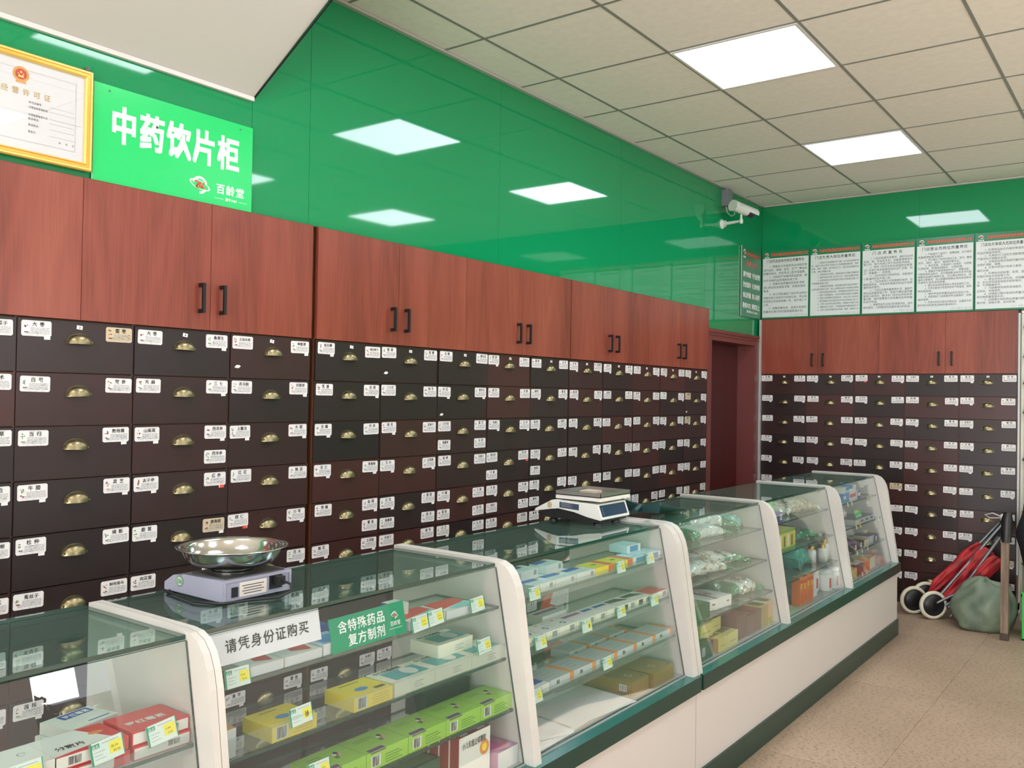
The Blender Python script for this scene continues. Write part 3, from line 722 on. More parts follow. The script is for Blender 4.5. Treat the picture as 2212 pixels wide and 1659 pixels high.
# ------------------------------------------------------------------ surveillance camera and its box
t = thing('security_camera', 'white bullet security camera on a wall bracket near the ceiling corner', 'camera', (XW, 6.272, 2.782))
m = MB(); m.lathe([(0,.014),(.025,.014),(.034,.010),(.037,0)], (XW, 6.272, 2.782), 20, axis='x')
part('wall_plate', m, cam_white, t, off=t.location)
m = MB(); m.tube([(XW+.01, 6.272, 2.782), (XW+.07, 6.27, 2.784), (-2.575, 6.265, 2.788)], [.014, .012, .009], 12)
for dz in (-.018, .018): m.tube([(XW+.01, 6.272, 2.782+dz), (XW+.035, 6.272, 2.782+dz)], .006, 8)
part('bracket_arm', m, cam_white, t, off=t.location)
bx, by = -2.57, 6.262
m = MB(); m.lathe([(0,-.018),(.010,-.016),(.014,-.006),(.014,.012),(.008,.02),(.008,.05)], (bx, by, 2.785), 14)
part('ball_joint', m, cam_white, t, off=t.location)
a0, a1 = Vector((-2.590, 6.165, 2.886)), Vector((-2.530, 6.375, 2.858))
dd = (a1-a0).normalized(); su = dd.cross(Z3).normalized(); sv = su.cross(dd)
def hull(r, t0, t1, ang0=0, ang1=2*PI, n=20, flat=1.0):
    vs = []
    for tt in (t0, t1):
        for k in range(n+1):
            a = ang0 + (ang1-ang0)*k/n; vs.append(a0 + dd*tt + su*math.cos(a)*r + sv*math.sin(a)*r*flat)
    return vs, [(k, k+1, n+2+k, n+1+k) for k in range(n)]
m = MB(); vs, fs = hull(.037, .0, .205); m.add(vs, fs, 0, True); m.disc(a0, su, sv, .037, 0, 20); m.disc(a0+dd*.205, su, sv, .037, 0, 20)
part('housing', m, cam_white, t, off=t.location)
m = MB(); vs, fs = hull(.0415, -.008, .25, -.35, PI+.35, 20); m.add(vs, fs, 0, True); vs, fs = hull(.0385, -.008, .25, -.35, PI+.35, 20); m.add(vs, [f[::-1] for f in fs], 0, True)
m.disc(a0-dd*.008, su, sv, .0415, 0, 20)
part('sunshield', m, cam_white, t, off=t.location)
m = MB(); m.lathe([(.0375,0),(.0375,.012),(.0,.012)], (0,0,0), 20)
rot = Matrix((su, sv, dd)).transposed()
m.v = [tuple(a0 + dd*.20 + rot @ Vector(p)) for p in m.v]
part('lens_face', m, lens_m, t, off=t.location)
m = MB(); vs, fs = hull(.0378, .15, .206, PI+.25, 2*PI-.25, 14); m.add(vs, fs, 0, True)
part('lower_cowl', m, lens_m, t, off=t.location)
m = MB(); m.disc(a0+dd*.2135, su, sv, .013, 0, 14)
part('lens', m, mat('lens glass', (60,80,120), .05), t, off=t.location)
m = MB(); m.quad(*[a0 + dd*x + su*.0416*math.cos(y) + sv*.0416*math.sin(y) for x, y in ((.02,.05),(.06,.05),(.06,.35),(.02,.35))])
part('maker_badge', m, box_grey, t, off=t.location)
t = thing('power_box', 'grey junction box on the green wall just above the security camera', 'box', (XW, 6.30, 2.92))
part('body', MB().box(XW+.0005, XW+.055, 6.262, 6.335, 2.915, 3.038), box_grey, t, .004, off=t.location)
m = MB().tube([(XW+.02, 6.30, 2.918), (XW+.03, 6.30, 2.87), (XW+.07, 6.28, 2.835), (XW+.11, 6.25, 2.84), (-2.60, 6.19, 2.89), (a0.x, a0.y, a0.z-.01)], .0035, 8)
part('cable', m, cam_white, t, off=t.location)
part('feed_cable', MB().tube([(XW+.03, 6.345, 3.055), (XW+.03, 6.345, 2.96)], .004, 8), cable_m, t, off=t.location)
# ------------------------------------------------------------------ display counters
BX = -1.945
def gxz(z, off=0): return -1.434 - .205*(z-.462) + off
PROF = [(BX, .402), (BX, 1.006), (-1.566, 1.006), (-1.535, 1.003), (-1.510, .992), (-1.490, .970), (-1.476, .940), (-1.467, .905), (-1.400, .460), (-1.400, .402)]
SHELVES = {'s1': .880, 's2': .740, 's3': .604}
def counter(label, y0, y1, dividers, mods, shelves, lead=0):
    t = thing('display_counter', label, 'counter', (-1.65, (y0+y1)/2, 0), group='glass display counters')
    o = t.location
    part('base_cabinet', MB().box(-1.93, -1.408, y0, y1, .10, .402), white_front, t, .002, off=o)
    part('kick_plate', MB().box(-1.92, -1.398, y0+.004, y1+.004 if y1 > 6 else y1, 0, .10), counter_green, t, .002, off=o)
    m = MB().box(-1.43, -1.386, y0+.012, y1-.001, .402, .459, [0,1,0,0,0,0])
    part('ledge', m, [counter_green, ledge_lit], t, .0015, off=o)
    part('deck', MB().box(-1.93, -1.428, y0+.01, y1-.01, .40, .462), deck_m, t, off=o)
    for a, b in dividers:
        m = MB().prism_y(PROF if not 1 < a < 1.1 else [(max(x, -1.912), z) for x, z in PROF], a, b); part('divider_panel', m, white_mdf, t, .002, off=o)
    for a, b in mods:
        m = MB().box(BX+.012, -1.548, a+.001, b-.001, .989, .998, [0,0,1,1,1,1]); part('top_glass', m, [glass_top, glass_edge], t, off=o)
        th = .005
        pts = [(gxz(.463), .463), (gxz(.463)-th, .463), (gxz(.988)-th, .988), (gxz(.988), .988)]
        m = MB()
        A = [(x, a+.002, z) for x, z in pts]; B = [(x, b-.002, z) for x, z in pts]
        m.quad(A[0], B[0], B[3], A[3], 0); m.quad(A[1], A[2], B[2], B[1], 0); m.quad(A[2], A[3], B[3], B[2], 1); m.quad(A[0], A[1], B[1], B[0], 1); m.quad(A[0], A[3], A[2], A[1], 1); m.quad(B[0], B[1], B[2], B[3], 1)
        part('front_glass', m, [glass_clear, glass_edge], t, off=o)
        for z in shelves:
            xe = gxz(z)-.012
            m = MB().box(xe-.235, xe, a+.001, b-.001, z-.008, z, [0,0,1,1,1,1]); part('glass_shelf', m, [glass_shelf, glass_edge], t, off=o)
            m = MB()
            for yy in (a, b-.006):
                for xq in (xe-.02, xe-.2): m.lathe([(.004,0),(.004,.006),(0,.006)], (xq, yy, z-.013), 8, axis='y')
            part('shelf_pin', m, tube_m, t, off=o)
    return t
CA = counter('glass display counter nearest the camera, cut off at the lower left corner', .0, 1.046, [(.0, .03), (1.031, 1.046)], [(.03, 1.031)], [.796, .60])
CB = counter('middle glass display counter carrying both weighing scales', 1.0475, 3.064, [(1.0475, 1.0625), (2.020, 2.054), (3.026, 3.064)], [(1.0625, 2.020), (2.054, 3.026)], SHELVES.values())
CC = counter('far glass display counter with three bays ending near the pushchair', 3.070, 6.036, [(3.070, 3.104), (4.020, 4.054), (5.010, 5.044), (6.002, 6.036)], [(3.104, 4.020), (4.054, 5.010), (5.044, 6.002)], SHELVES.values())
def rail_strip(t, a, b, z):
    x = gxz(z)-.010
    m = MB().box(x, x+.0012, a+.004, b-.004, z-.022, z+.016)
    part('price_rail', m, plastic_rail, t, off=t.location)
rail_strip(CA, .03, 1.031, .80)
for z in SHELVES.values(): rail_strip(CB, 2.054, 3.026, z)
rail_strip(CB, 1.0625, 2.02, .765)

# ------------------------------------------------------------------ goods in the counters
SHELF = {'s1': 'top shelf', 's2': 'middle shelf', 's3': 'lowest shelf', 'd': 'bottom deck', 'A': 'shelf'}
BAY = {'A': 'nearest counter', '1': 'under the bowl scale', '2': 'under the flat scale', '3': 'far counter first bay', '4': 'far counter middle bay', '5': 'far counter last bay'}
ZS = {'s1': .8803, 's2': .7403, 's3': .6043, 'd': .4623, 'A': .7963}
CNT = {}
def boxthing(bay, sh, y0, y1, depth, h, mats, desc, deco=None, z=None, x=None, rot=0, name='medicine_box', cat='box', group=None, label=None):
    """carton; mats = (body, top); deco(m, y0, y1, x0, x1, z0, z1) adds print with further slots"""
    zb = ZS[sh] if z is None else z
    xe = (gxz(max(zb, .462))-.012-.006 if sh != 'd' else gxz(.462)-.014) if x is None else x
    if zb > .45: xe = min(xe, gxz(zb+h) - .010)
    k = (bay, sh, desc); CNT[k] = CNT.get(k, 0) + 1
    lb = label or f'{desc}, {ORD[CNT[k]-1]} from left, {SHELF[sh]}, {BAY[bay]}'
    L_ = y1-y0; c = Vector((xe-depth/2, (y0+y1)/2 + (.035 if bay == 'A' else 0), zb))
    m = MB(); m.box(-depth/2, depth/2, -L_/2, L_/2, 0, h, [0,1,0,2,0,0])
    if deco: deco(m, -L_/2, L_/2, -depth/2, depth/2, 0, h)
    o = link(name, m.mesh(name, mats), None, c, (0,0,rot))
    o['label'] = lb; o['category'] = cat
    if group: o['group'] = group
    bev(o, .0008, 1)
    return o
E_ = .0003
def topq(m, xa, xb, ya, yb, h, k): m.quad((xa,ya,h+E_),(xb,ya,h+E_),(xb,yb,h+E_),(xa,yb,h+E_), k)
def frq(m, xf_, ya, yb, za, zb, k): m.quad((xf_+E_,ya,za),(xf_+E_,yb,za),(xf_+E_,yb,zb),(xf_+E_,ya,zb), k)
def barcode(m, x, y0, y1, z0, z1, kw, kb):
    frq(m, x, y0, y1, z0, z1, kw); n = 9; r = random.Random(5)
    for i in range(n):
        a = y0 + (y1-y0)*(.1 + .8*i/n); m.quad((x+2*E_,a,z0+.002),(x+2*E_,a+(y1-y0)*.8/n*r.uniform(.3,.8),z0+.002),(x+2*E_,a+(y1-y0)*.8/n*r.uniform(.3,.8),z1-.001),(x+2*E_,a,z1-.001), kb)
def lines(m, xa, xb, ya, yb, h, k, n=3, r=random.Random(2)):
    for i in range(n):
        x = xa + (xb-xa)*(i+.5)/n; topq(m, x-.0012, x+.0012, ya, yb-(yb-ya)*r.uniform(0,.4), h, k)
cream = mat('cream carton', (230, 230, 208), .4); teal = mat('teal print', (86, 170, 170), .35); lime = mat('lime green carton', (150, 196, 72), .35); lime_d = mat('lime print', (84, 128, 48), .5)
purple = mat('purple print', (96, 58, 112), .4); yellow = mat('yellow carton', (246, 218, 36), .35); yellow_d = mat('yellow carton top', (236, 216, 70), .4)
redc = mat('red carton', (206, 46, 48), .35); red_d = mat('dark red carton', (142, 42, 40), .35); wcarton = mat('white carton', (226, 226, 220), .35); wgrey = mat('silver grey carton', (196, 202, 204), .3)
bluec = mat('blue print', (44, 84, 170), .35); bluel = mat('sky blue print', (74, 156, 214), .35); orange = mat('orange print', (222, 138, 62), .4); orange_c = mat('orange carton', (226, 132, 62), .4)
gold_c = mat('gold carton', (160, 124, 64), .3, .35); gold_t = mat('gold carton top', (176, 142, 82), .3, .35); magenta = mat('magenta print', (176, 46, 130), .4); mauve = mat('mauve print', (160, 96, 150), .4)
navy = mat('navy print', (60, 66, 120), .4); maroon = mat('maroon carton', (92, 40, 40), .35); olive_y = mat('pale yellow carton', (202, 192, 118), .4); olive_d = mat('olive print', (98, 88, 46), .4); tanc = mat('tan carton', (196, 152, 96), .5)
charcoal = mat('charcoal carton', (62, 60, 58), .4); forest = mat('forest green carton', (52, 98, 66), .4); pinkp = mat('pink print', (222, 58, 130), .4); skin = mat('beige print', (214, 178, 140), .5); dkblue = mat('dark blue carton', (46, 60, 128), .35)

# nearest counter
def d_red(m, y0, y1, x0, x1, z0, z1):
    frq(m, x1, y0+.002, y1-.002, z0+.002, z1-.003, 3); barcode(m, x1+.0003, y1-.05, y1-.018, z0+.006, z1-.006, 3, 5)
    m.text('罗红霉素', (x1-.035, y0+.012, z1+.0006), Y, -X, .02, 3, 1, maxw=y1-y0-.02)
RM = [redc, redc, redc, wcarton, orange, ink]
for z in (.7963, .8223):
    boxthing('A', 'A', .875, .992, .10, .025, RM, 'red and white tablet box', d_red, z, label=('lower' if z < .81 else 'upper') + ' red box with white barcode front beside the end panel, nearest counter')
def d_rw(m, y0, y1, x0, x1, z0, z1):
    frq(m, x1, y0+.002, y1-.03, z0+.002, z1-.002, 3); barcode(m, x1+.0003, y0+.02, y0+.05, z0+.003, z1-.004, 3, 5)
    m.quad((x0+.0,y0,z1+E_),(x1,y0,z1+E_),(x1-.02,y1-.02,z1+E_),(x0,y1-.05,z1+E_), 3); m.disc((x1-.06,y1-.03,z1+2*E_), Y, -X, .014, 4, 14, .008)
    m.text('分散片', (x1-.025, y0+.015, z1+.0006), Y, -X, .018, 5, 1)
for k, z in enumerate((.7963, .8213)):
    boxthing('A', 'A', .735, .868, .10, .024, RM, 'r', d_rw, z, label=('lower' if k == 0 else 'upper') + ' red carton with slanted white top, second pile from end panel, nearest counter')
def d_blue(m, y0, y1, x0, x1, z0, z1):
    topq(m, x0+.004, x0+.03, y0+.03, y1-.01, z1, 3); topq(m, x1-.016, x1-.012, y0+.05, y1-.01, z1, 3)
    m.text('罗红霉素', (x0+.026, y0+.035, z1+.0006), Y, -X, .017, 4, 1, maxw=y1-y0-.05)
for k, z in enumerate((.7963, .8183)):
    boxthing('A', 'A', .80 + .012*k, .915 + .004*k, .085, .0215, [wcarton, wcarton, wcarton, bluec, white_print], 'w', d_blue, z, x=-1.645-.006*k, rot=.10+.1*k, label=['lower', 'upper'][k] + ' white carton with blue band, in the back pile of the nearest counter')
def d_mag(m, y0, y1, x0, x1, z0, z1):
    m.quad((x1-.03,y0,z1+E_),(x1,y0,z1+E_),(x1,y1-.03,z1+E_),(x1-.012,y1-.03,z1+E_), 3); m.ring((x0+.04,y1-.03,z1+E_), Y, -X, .006, .0075, 0, 5.2, 4, 12)
for k, z in enumerate((.7963, .8213)):
    boxthing('A', 'A', .585 + .02*k, .725 + .012*k, .10, .024, [wcarton, wcarton, wcarton, magenta, ink_soft], 'm', d_mag, z, label=('lower' if k == 0 else 'upper') + ' white carton with a magenta corner at the lower left edge of the picture')
# bay 1
def d_lime(m, y0, y1, x0, x1, z0, z1):
    lines(m, x0+.02, x0+.04, y0+.025, y1-.05, z1, 3, 2); topq(m, x1-.016, x1-.002, y0+.012, y0+.062, z1, 4)
    for a, b, k in ((0,0,7),(.008,.006,6),(-.008,.008,5),(.012,-.004,3),(.0,.012,6)): m.disc((x0+.045+a, y1-.045+b, z1+2*E_), X, Y, .008, k, 8, .006)
    frq(m, x1, y0+.012, y0+.062, z1-.004, z1-.001, 4)
    barcode(m, x1, y0+.015, y0+.045, z0+.006, z1-.010, 7, 5)
    for i in range(4): frq(m, x1, y0+.06, y1-.02-.01*(i % 2), z0+.006+i*.006, z0+.008+i*.006, 3)
LM = [lime, lime, lime, lime_d, purple, ink, skin, wcarton]
for k in range(5): boxthing('1', 's3', 1.322+.1395*k+.001, 1.322+.1395*(k+1)-.001, .10, .042, LM, 'lime green medicine carton with purple band', d_lime, group='lime green cartons')
def d_teal(m, y0, y1, x0, x1, z0, z1):
    topq(m, x0+.022, x1-.018, y0+.025, y1-.002, z1, 3); m.disc((x0+.05, y1-.045, z1+2*E_), X, Y, .028, 4, 16, .022)
    m.text('小儿化痰颗粒', (x0+.018, y0+.012, z1+.0006), Y, -X, .016, 5, 1, maxw=.11)
    for i in range(3): frq(m, x1, y0+.07, y0+.105-.01*(i == 1), z0+.008+i*.006, z0+.0095+i*.006, 6)
TM = [cream, cream, cream, teal, wcarton, ink, ink_grey]
for k in range(3): boxthing('1', 's2', 1.578+.148*k+.001, 1.578+.148*(k+1)-.001, .10, .033, TM, 'cream and teal medicine carton', d_teal, group='cream and teal cartons')
boxthing('1', 's2', 1.80, 1.945, .10, .034, TM, 'x', d_teal, z=.7735, x=-1.565, label='cream and teal carton lying on top of the others under the bowl scale')
def d_yel(m, y0, y1, x0, x1, z0, z1):
    m.disc((x0+.06, y0+.06, z1+E_), X, Y, .012, 3, 9, .02); topq(m, x1-.028, x1-.016, y1-.04, y1-.008, z1, 5); lines(m, x0+.01, x0+.022, y0+.03, y1-.03, z1, 6, 1)
    barcode(m, x1, y0+.01, y0+.042, z0+.003, z1-.002, 4, 6)
    for i in range(4): frq(m, x1, y0+.055+.008*(i % 2), y1-.012, z0+.006+.006*i, z0+.0072+.006*i, 7)
YM = [yellow, yellow_d, yellow, bluel, wcarton, olive_d, ink, mat('yellow fine print', (190,156,30), .5)]
for a, b in ((1.214, 1.335), (1.446, 1.572)): boxthing('1', 's2', a, b, .10, .032, YM, 'yellow medicine carton with barcode', d_yel)
def d_carton(m, y0, y1, x0, x1, z0, z1): frq(m, x1, y0+.006, y1-.006, z0+.006, z1-.01, 0); lines(m, x0+.01, x1-.01, y0+.005, y1-.005, z1, 3, 2)
boxthing('1', 's2', 1.066, 1.127, .10, .058, [wgrey, tanc, wgrey, ink_grey], 'w', d_carton, label='open white carton beside the divider under the bowl scale')
def d_w1(m, y0, y1, x0, x1, z0, z1):
    m.quad((x0+.02,y0+.05,z1+E_),(x1-.03,y0+.04,z1+E_),(x1-.012,y1-.02,z1+E_),(x0+.02,y1-.005,z1+E_), 3)
WR = [wcarton, wcarton, wgrey, mat('salmon red print', (214,92,82), .4)]
for a, b in ((1.170, 1.264), (1.268, 1.372)): boxthing('1', 's1', a, b, .085, .021, WR, 'white carton with a red printed top', d_w1)
def d_b1(m, y0, y1, x0, x1, z0, z1): topq(m, x0+.02, x1-.01, y0+.01, y1-.01, z1, 3)
boxthing('1', 's1', 1.376, 1.46, .085, .026, [wgrey, mat('pale blue top', (168,196,220), .4), wgrey, bluel], 'p', d_b1, label='pale blue carton under the white notice under the bowl scale')
boxthing('1', 's1', 1.38, 1.50, .06, .03, [bluec, bluec, bluec], 'd', None, x=-1.66, label='dark blue carton behind the pale blue one under the white notice')
def d_rt(m, y0, y1, x0, x1, z0, z1):
    m.quad((x0,y0+.01,z1+E_),(x1-.022,y0+.0,z1+E_),(x0+.045,y1-.002,z1+E_),(x0,y1-.002,z1+E_), 3); m.quad((x1-.022,y0+.03,z1+2*E_),(x1-.004,y0+.05,z1+2*E_),(x1-.004,y1-.01,z1+2*E_),(x0+.045,y1-.006,z1+2*E_), 4)
for a, b in ((1.66, 1.795), (1.80, 1.936)): boxthing('1', 's1', a, b, .095, .022, [wgrey, wcarton, wgrey, mat('coral red print', (208,70,66), .4), mat('pale teal print', (140,204,204), .4)], 'white carton with red and teal top', d_rt)
boxthing('1', 's1', 1.67, 1.72, .05, .030, [bluec, wcarton, wcarton], 'b', None, x=-1.60, z=.9028, label='small blue edged carton behind the green plate under the bowl scale')
def d_front(m, y0, y1, x0, x1, z0, z1):
    topq(m, x1-.024, x1-.006, y0+.015, y0+.045, z1, 4); topq(m, x1-.024, x1-.006, y1-.045, y1-.012, z1, 4)
    frq(m, x1, y0+.002, y1-.002, z0+.002, z1-.002, 3)
    m.text('小儿化痰止咳颗粒', (x1+.0008, y0+.012, z1-.032), Y, Z3, .02, 5, 1, maxw=y1-y0-.03)
    m.disc((x1+.0008, y1-.025, z1-.05), Y, Z3, .02, 6, 14); m.disc((x1+.001, y1-.025, z1-.05), Y, Z3, .011, 7, 10)
RB = [red_d, red_d, wcarton, wcarton, wgrey, ink, orange, yellow]
for k in range(4): boxthing('1', 'd', 1.785-.004*k, 1.915-.012*k, .030, .125-.004*(k > 1), RB, 'x', d_front, x=-1.475-.032*k, label=['foremost red box with white front standing on the bottom deck', 'second red box behind the foremost on the bottom deck', 'third red box from the front on the bottom deck', 'rearmost of the four red boxes on the bottom deck'][k])
def d_pur(m, y0, y1, x0, x1, z0, z1): topq(m, x0+.01, x1-.02, y0+.01, y1-.03, z1, 3); m.disc((x1-.03, y1-.03, z1+2*E_), X, Y, .009, 4, 8)
boxthing('1', 'd', 1.925, 2.015, .14, .05, [mauve, mauve, wgrey, magenta, red_print], 'x', d_pur, label='flat mauve carton by the divider on the bottom deck under the bowl scale')
boxthing('1', 'd', 1.64, 1.775, .09, .07, [forest, mat('dark green top', (30,80,62), .3), forest, plant_green], 'x', d_b1, x=-1.53, label='dark green carton left of the red boxes on the bottom deck')
boxthing('1', 'd', 1.56, 1.63, .12, .03, [wcarton, wgrey, wcarton, ink_grey], 'x', d_b1, x=-1.49, label='flat white packet on the bottom deck left of the dark green carton')
boxthing('1', 's3', 1.80, 1.985, .075, .07, [black_m, black_m, black_m], 'x', None, x=-1.605, label='plain black box behind the lime green cartons', name='black_box')
# bay 2
def d_bw(m, y0, y1, x0, x1, z0, z1):
    topq(m, x0, x0+.026, y0, y1-.03, z1, 3); m.quad((x0,y1-.03,z1+2*E_),(x0+.016,y1-.03,z1+2*E_),(x0+.012,y1-.004,z1+2*E_),(x0,y1-.004,z1+2*E_), 4)
    lines(m, x0+.024, x1-.01, y0+.01, y1-.01, z1, 5, 2); barcode(m, x1, y1-.03, y1-.008, z0+.004, z1-.003, 6, 5)
BW = [mat('ice white carton', (214,228,226), .35), mat('ice white top', (214,230,232), .35), wcarton, bluec, skin, ink_grey, wcarton]
k = 0
for a, b, x, z in ((2.20, 2.312, None, None), (2.316, 2.434, None, None), (2.438, 2.552, None, None), (2.24, 2.36, -1.605, None), (2.37, 2.49, -1.605, None), (2.46, 2.56, -1.67, None), (2.22, 2.33, -1.61, .9065), (2.36, 2.47, -1.61, .9065)):
    lb = None if x is None else [None, None, None, 'blue and white carton behind the front row, left, under the flat scale', 'blue and white carton behind the front row, right, under the flat scale', 'rearmost blue and white carton on the top shelf under the flat scale', 'blue and white carton stacked on top at left under the flat scale', 'blue and white carton stacked on top at right under the flat scale'][k]
    boxthing('2', 's1', a, b, .065, .026, BW, 'blue and white carton, front row', d_bw, x=x, z=z, rot=0 if z is None else .12, label=lb); k += 1
def d_or(m, y0, y1, x0, x1, z0, z1):
    topq(m, x0, x1, y1-.035, y1-.001, z1, 3); frq(m, x1, y1-.035, y1-.001, z0+.001, z1-.001, 3); m.disc(((x0+x1)/2, (y0+y1)/2-.01, z1+E_), X, Y, .008, 4, 8, .016)
OM = [yellow_d, mat('lemon carton', (226,216,60), .35), yellow, mat('vermilion print', (226,92,50), .4), plant_green]
for a, b in ((2.556, 2.674), (2.678, 2.806)): boxthing('2', 's1', a, b, .08, .026, OM, 'yellow carton with an orange end', d_or)
def d_lb(m, y0, y1, x0, x1, z0, z1): frq(m, x1, y0+.02, y1-.02, z0+.003, z1-.003, 3); lines(m, x0+.01, x1-.01, y0+.02, y1-.02, z1, 4, 3)
LB = [mat('pale aqua carton', (188,222,228), .35), mat('pale aqua top', (196,228,234), .35), wcarton, mat('steel blue print', (86,138,186), .4), bluel]
for a, b, z in ((2.812, 2.915, None), (2.918, 3.02, None), (2.86, 2.96, .9085)): boxthing('2', 's1', a, b, .075, .027, LB, 'pale aqua carton', d_lb, z=z, x=None if z is None else -1.59, label=None if z is None else 'pale aqua carton lying on top of two others by the right divider')
cols = [(navy, 2.10, 2.205), (navy, 2.21, 2.295), (navy, 2.298, 2.392), (mauve, 2.396, 2.508), (bluec, 2.512, 2.58), (bluec, 2.584, 2.672), (charcoal, 2.676, 2.78), (charcoal, 2.784, 2.893), (redc, 2.90, 3.02)]
DESC = ['white carton with navy oval', 'white carton with navy oval', 'white carton with navy oval', 'white carton with mauve stripe', 'white carton with blue stripe', 'white carton with blue stripe', 'white and charcoal carton', 'white and charcoal carton', 'white carton with bright red top']
for (c, a, b), ds in zip(cols, DESC):
    def d_x(m, y0, y1, x0, x1, z0, z1, ds=ds):
        if 'oval' in ds: m.ring(((x0+x1)/2+.01, y1-.03, z1+E_), Y, -X, .006, .011, 0, 2*PI, 3, 14); topq(m, x0+.008, x0+.018, y0+.05, y0+.062, z1, 5)
        elif 'stripe' in ds: topq(m, x0+.014, x0+.032, y0+.004, y1-.01, z1, 3)
        elif 'charcoal' in ds: m.quad((x0+.01,y0,z1+E_),(x0+.035,y0,z1+E_),(x0+.05,y1,z1+E_),(x0+.01,y1-.03,z1+E_), 3); frq(m, x1, y0+.02, y0+.05, z0+.003, z1-.003, 3)
        else: topq(m, x0+.003, x1-.003, y0+.003, y1-.003, z1, 3)
        frq(m, x1, y1-.035, y1-.008, z0+.004, z1-.004, 4)
    boxthing('2', 's2', a, b, .08, .026, [wcarton, wcarton, cream, c, ink_grey, orange], ds, d_x)
def d_x(m, y0, y1, x0, x1, z0, z1): topq(m, x0+.014, x0+.032, y0+.004, y1-.01, z1, 3)
boxthing('2', 's2', 2.36, 2.50, .06, .03, [wcarton, wcarton, wcarton, mauve], 'x', d_x, x=-1.615, label='white carton with mauve stripe in the second row under the flat scale')
boxthing('2', 's2', 2.12, 2.24, .06, .03, [wcarton, wcarton, wcarton, navy], 'x', d_x, x=-1.615, label='white carton with navy stripe in the second row under the flat scale')
def d_s3(m, y0, y1, x0, x1, z0, z1):
    topq(m, x0, x1, y1-.022, y1-.001, z1, 3); frq(m, x1, y1-.022, y1-.001, z0, z1, 3); lines(m, x0+.02, x1-.02, y0+.012, y1-.035, z1, 4, 3); barcode(m, x1, y0+.03, y0+.055, z0+.005, z1-.005, 5, 6)
SM = [wgrey, mat('silver top', (176,182,182), .3), wgrey, orange, ink_grey, wcarton, ink]
for a, b in ((2.212, 2.340), (2.343, 2.470), (2.473, 2.608), (2.611, 2.740), (2.743, 2.879), (2.882, 3.012)): boxthing('2', 's3', a, b, .095, .027, SM, 'silver grey carton with an orange band', d_s3, group='silver grey cartons')
def d_wb(m, y0, y1, x0, x1, z0, z1): topq(m, x0+.02, x1-.02, y0+.005, y1-.003, z1, 3)
boxthing('2', 's3', 2.075, 2.208, .085, .024, [wcarton, wcarton, wcarton, bluec], 'x', d_wb, label='white carton with blue top stripe left of the silver grey cartons')
for k in range(3): boxthing('2', 's3', 2.50+.13*k, 2.625+.13*k, .075, .027, SM, 'x', d_s3, x=-1.60, label=['left', 'middle', 'right'][k] + ' silver grey carton in the second row of the lowest shelf under the flat scale')
def d_gold(m, y0, y1, x0, x1, z0, z1):
    m.ring((x1-.05, (y0+y1)/2, z1+E_), X, Y, .010, .013, 0, 2*PI, 3, 14); topq(m, x1-.02, x1-.014, y1-.03, y1-.012, z1, 4); topq(m, x0+.05, x0+.058, y0+.02, y1-.03, z1, 4)
    m.quad((x1-.05,y0-E_,z0+.012),(x1-.022,y0-E_,z0+.012),(x1-.022,y0-E_,z0+.034),(x1-.05,y0-E_,z0+.034), 5)
    for i in range(4): m.quad((x1-.046+.006*i,y0-2*E_,z0+.014),(x1-.043+.006*i,y0-2*E_,z0+.014),(x1-.043+.006*i,y0-2*E_,z0+.032),(x1-.046+.006*i,y0-2*E_,z0+.032), 4)
GM = [gold_c, gold_t, gold_c, cream, ink_soft, wcarton]
boxthing('2', 'd', 2.69, 2.808, .21, .048, GM, 'gold carton', d_gold, x=-1.468); boxthing('2', 'd', 2.815, 2.975, .22, .050, GM, 'gold carton', d_gold, x=-1.452)
boxthing('2', 'd', 2.70, 2.80, .10, .05, GM, 'x', d_gold, x=-1.69, label='gold carton lying behind the two front ones on the bottom deck')
# loose white paper sheets on the deck
rnd = random.Random(8)
for k, (cx_, cy_, w_, l_, rz, zz) in enumerate(((-1.60, 2.36, .28, .40, .06, .4632), (-1.57, 2.50, .24, .34, -.12, .4646), (-1.50, 2.18, .12, .22, .03, .466))):
    m = MB(); n = 10; vs = []
    for i in range(n+1):
        for j in range(n+1):
            a, b = i/n-.5, j/n-.5
            vs.append((a*w_, b*l_, .0004 + .0025*k*0 + .004*max(0, abs(b)*2-.8)*(k+1)*.7 + .0012*abs(noise.noise(Vector((a*6+k*5, b*6, 0))))))
    m.add(vs, [(i*(n+1)+j, (i+1)*(n+1)+j, (i+1)*(n+1)+j+1, i*(n+1)+j+1) for i in range(n) for j in range(n)], 0, True)
    o = link('paper_sheet', m.mesh('paper_sheet', [mat('sheet paper', (232, 236, 236), .5)]), None, (cx_, cy_, zz), (0,0,rz))
    o['label'] = ['largest white paper sheet lying flat on the bottom deck under the flat scale', 'upper white paper sheet near the gold cartons on the bottom deck', 'folded white paper strip at the front edge of the bottom deck'][k]; o['category'] = 'paper'
# bay 3 deck and lowest shelf
def d_py(m, y0, y1, x0, x1, z0, z1): topq(m, x0+.012, x1-.03, y0+.006, y1-.006, z1, 3); lines(m, x0+.02, x1-.03, y0+.01, y1-.02, z1+.0003, 4, 2); frq(m, x1, y0+.02, y1-.02, z0+.02, z0+.022, 4)
PYM = [olive_y, olive_y, olive_y, olive_d, ink_soft]
boxthing('3', 'd', 3.37, 3.46, .16, .055, [tanc, olive_y, olive_y, olive_d, ink_soft], 'pale yellow carton with olive top', d_py); boxthing('3', 'd', 3.463, 3.570, .14, .055, PYM, 'pale yellow carton with olive top', d_py)
boxthing('3', 'd', 3.30, 3.42, .16, .055, PYM, 'x', d_py, z=.518, x=-1.50, label='pale yellow carton on the upper layer, front left, bottom deck of the far counter')
boxthing('3', 'd', 3.425, 3.53, .16, .055, PYM, 'x', d_py, z=.518, x=-1.515, label='pale yellow carton on the upper layer, next to the maroon boxes')
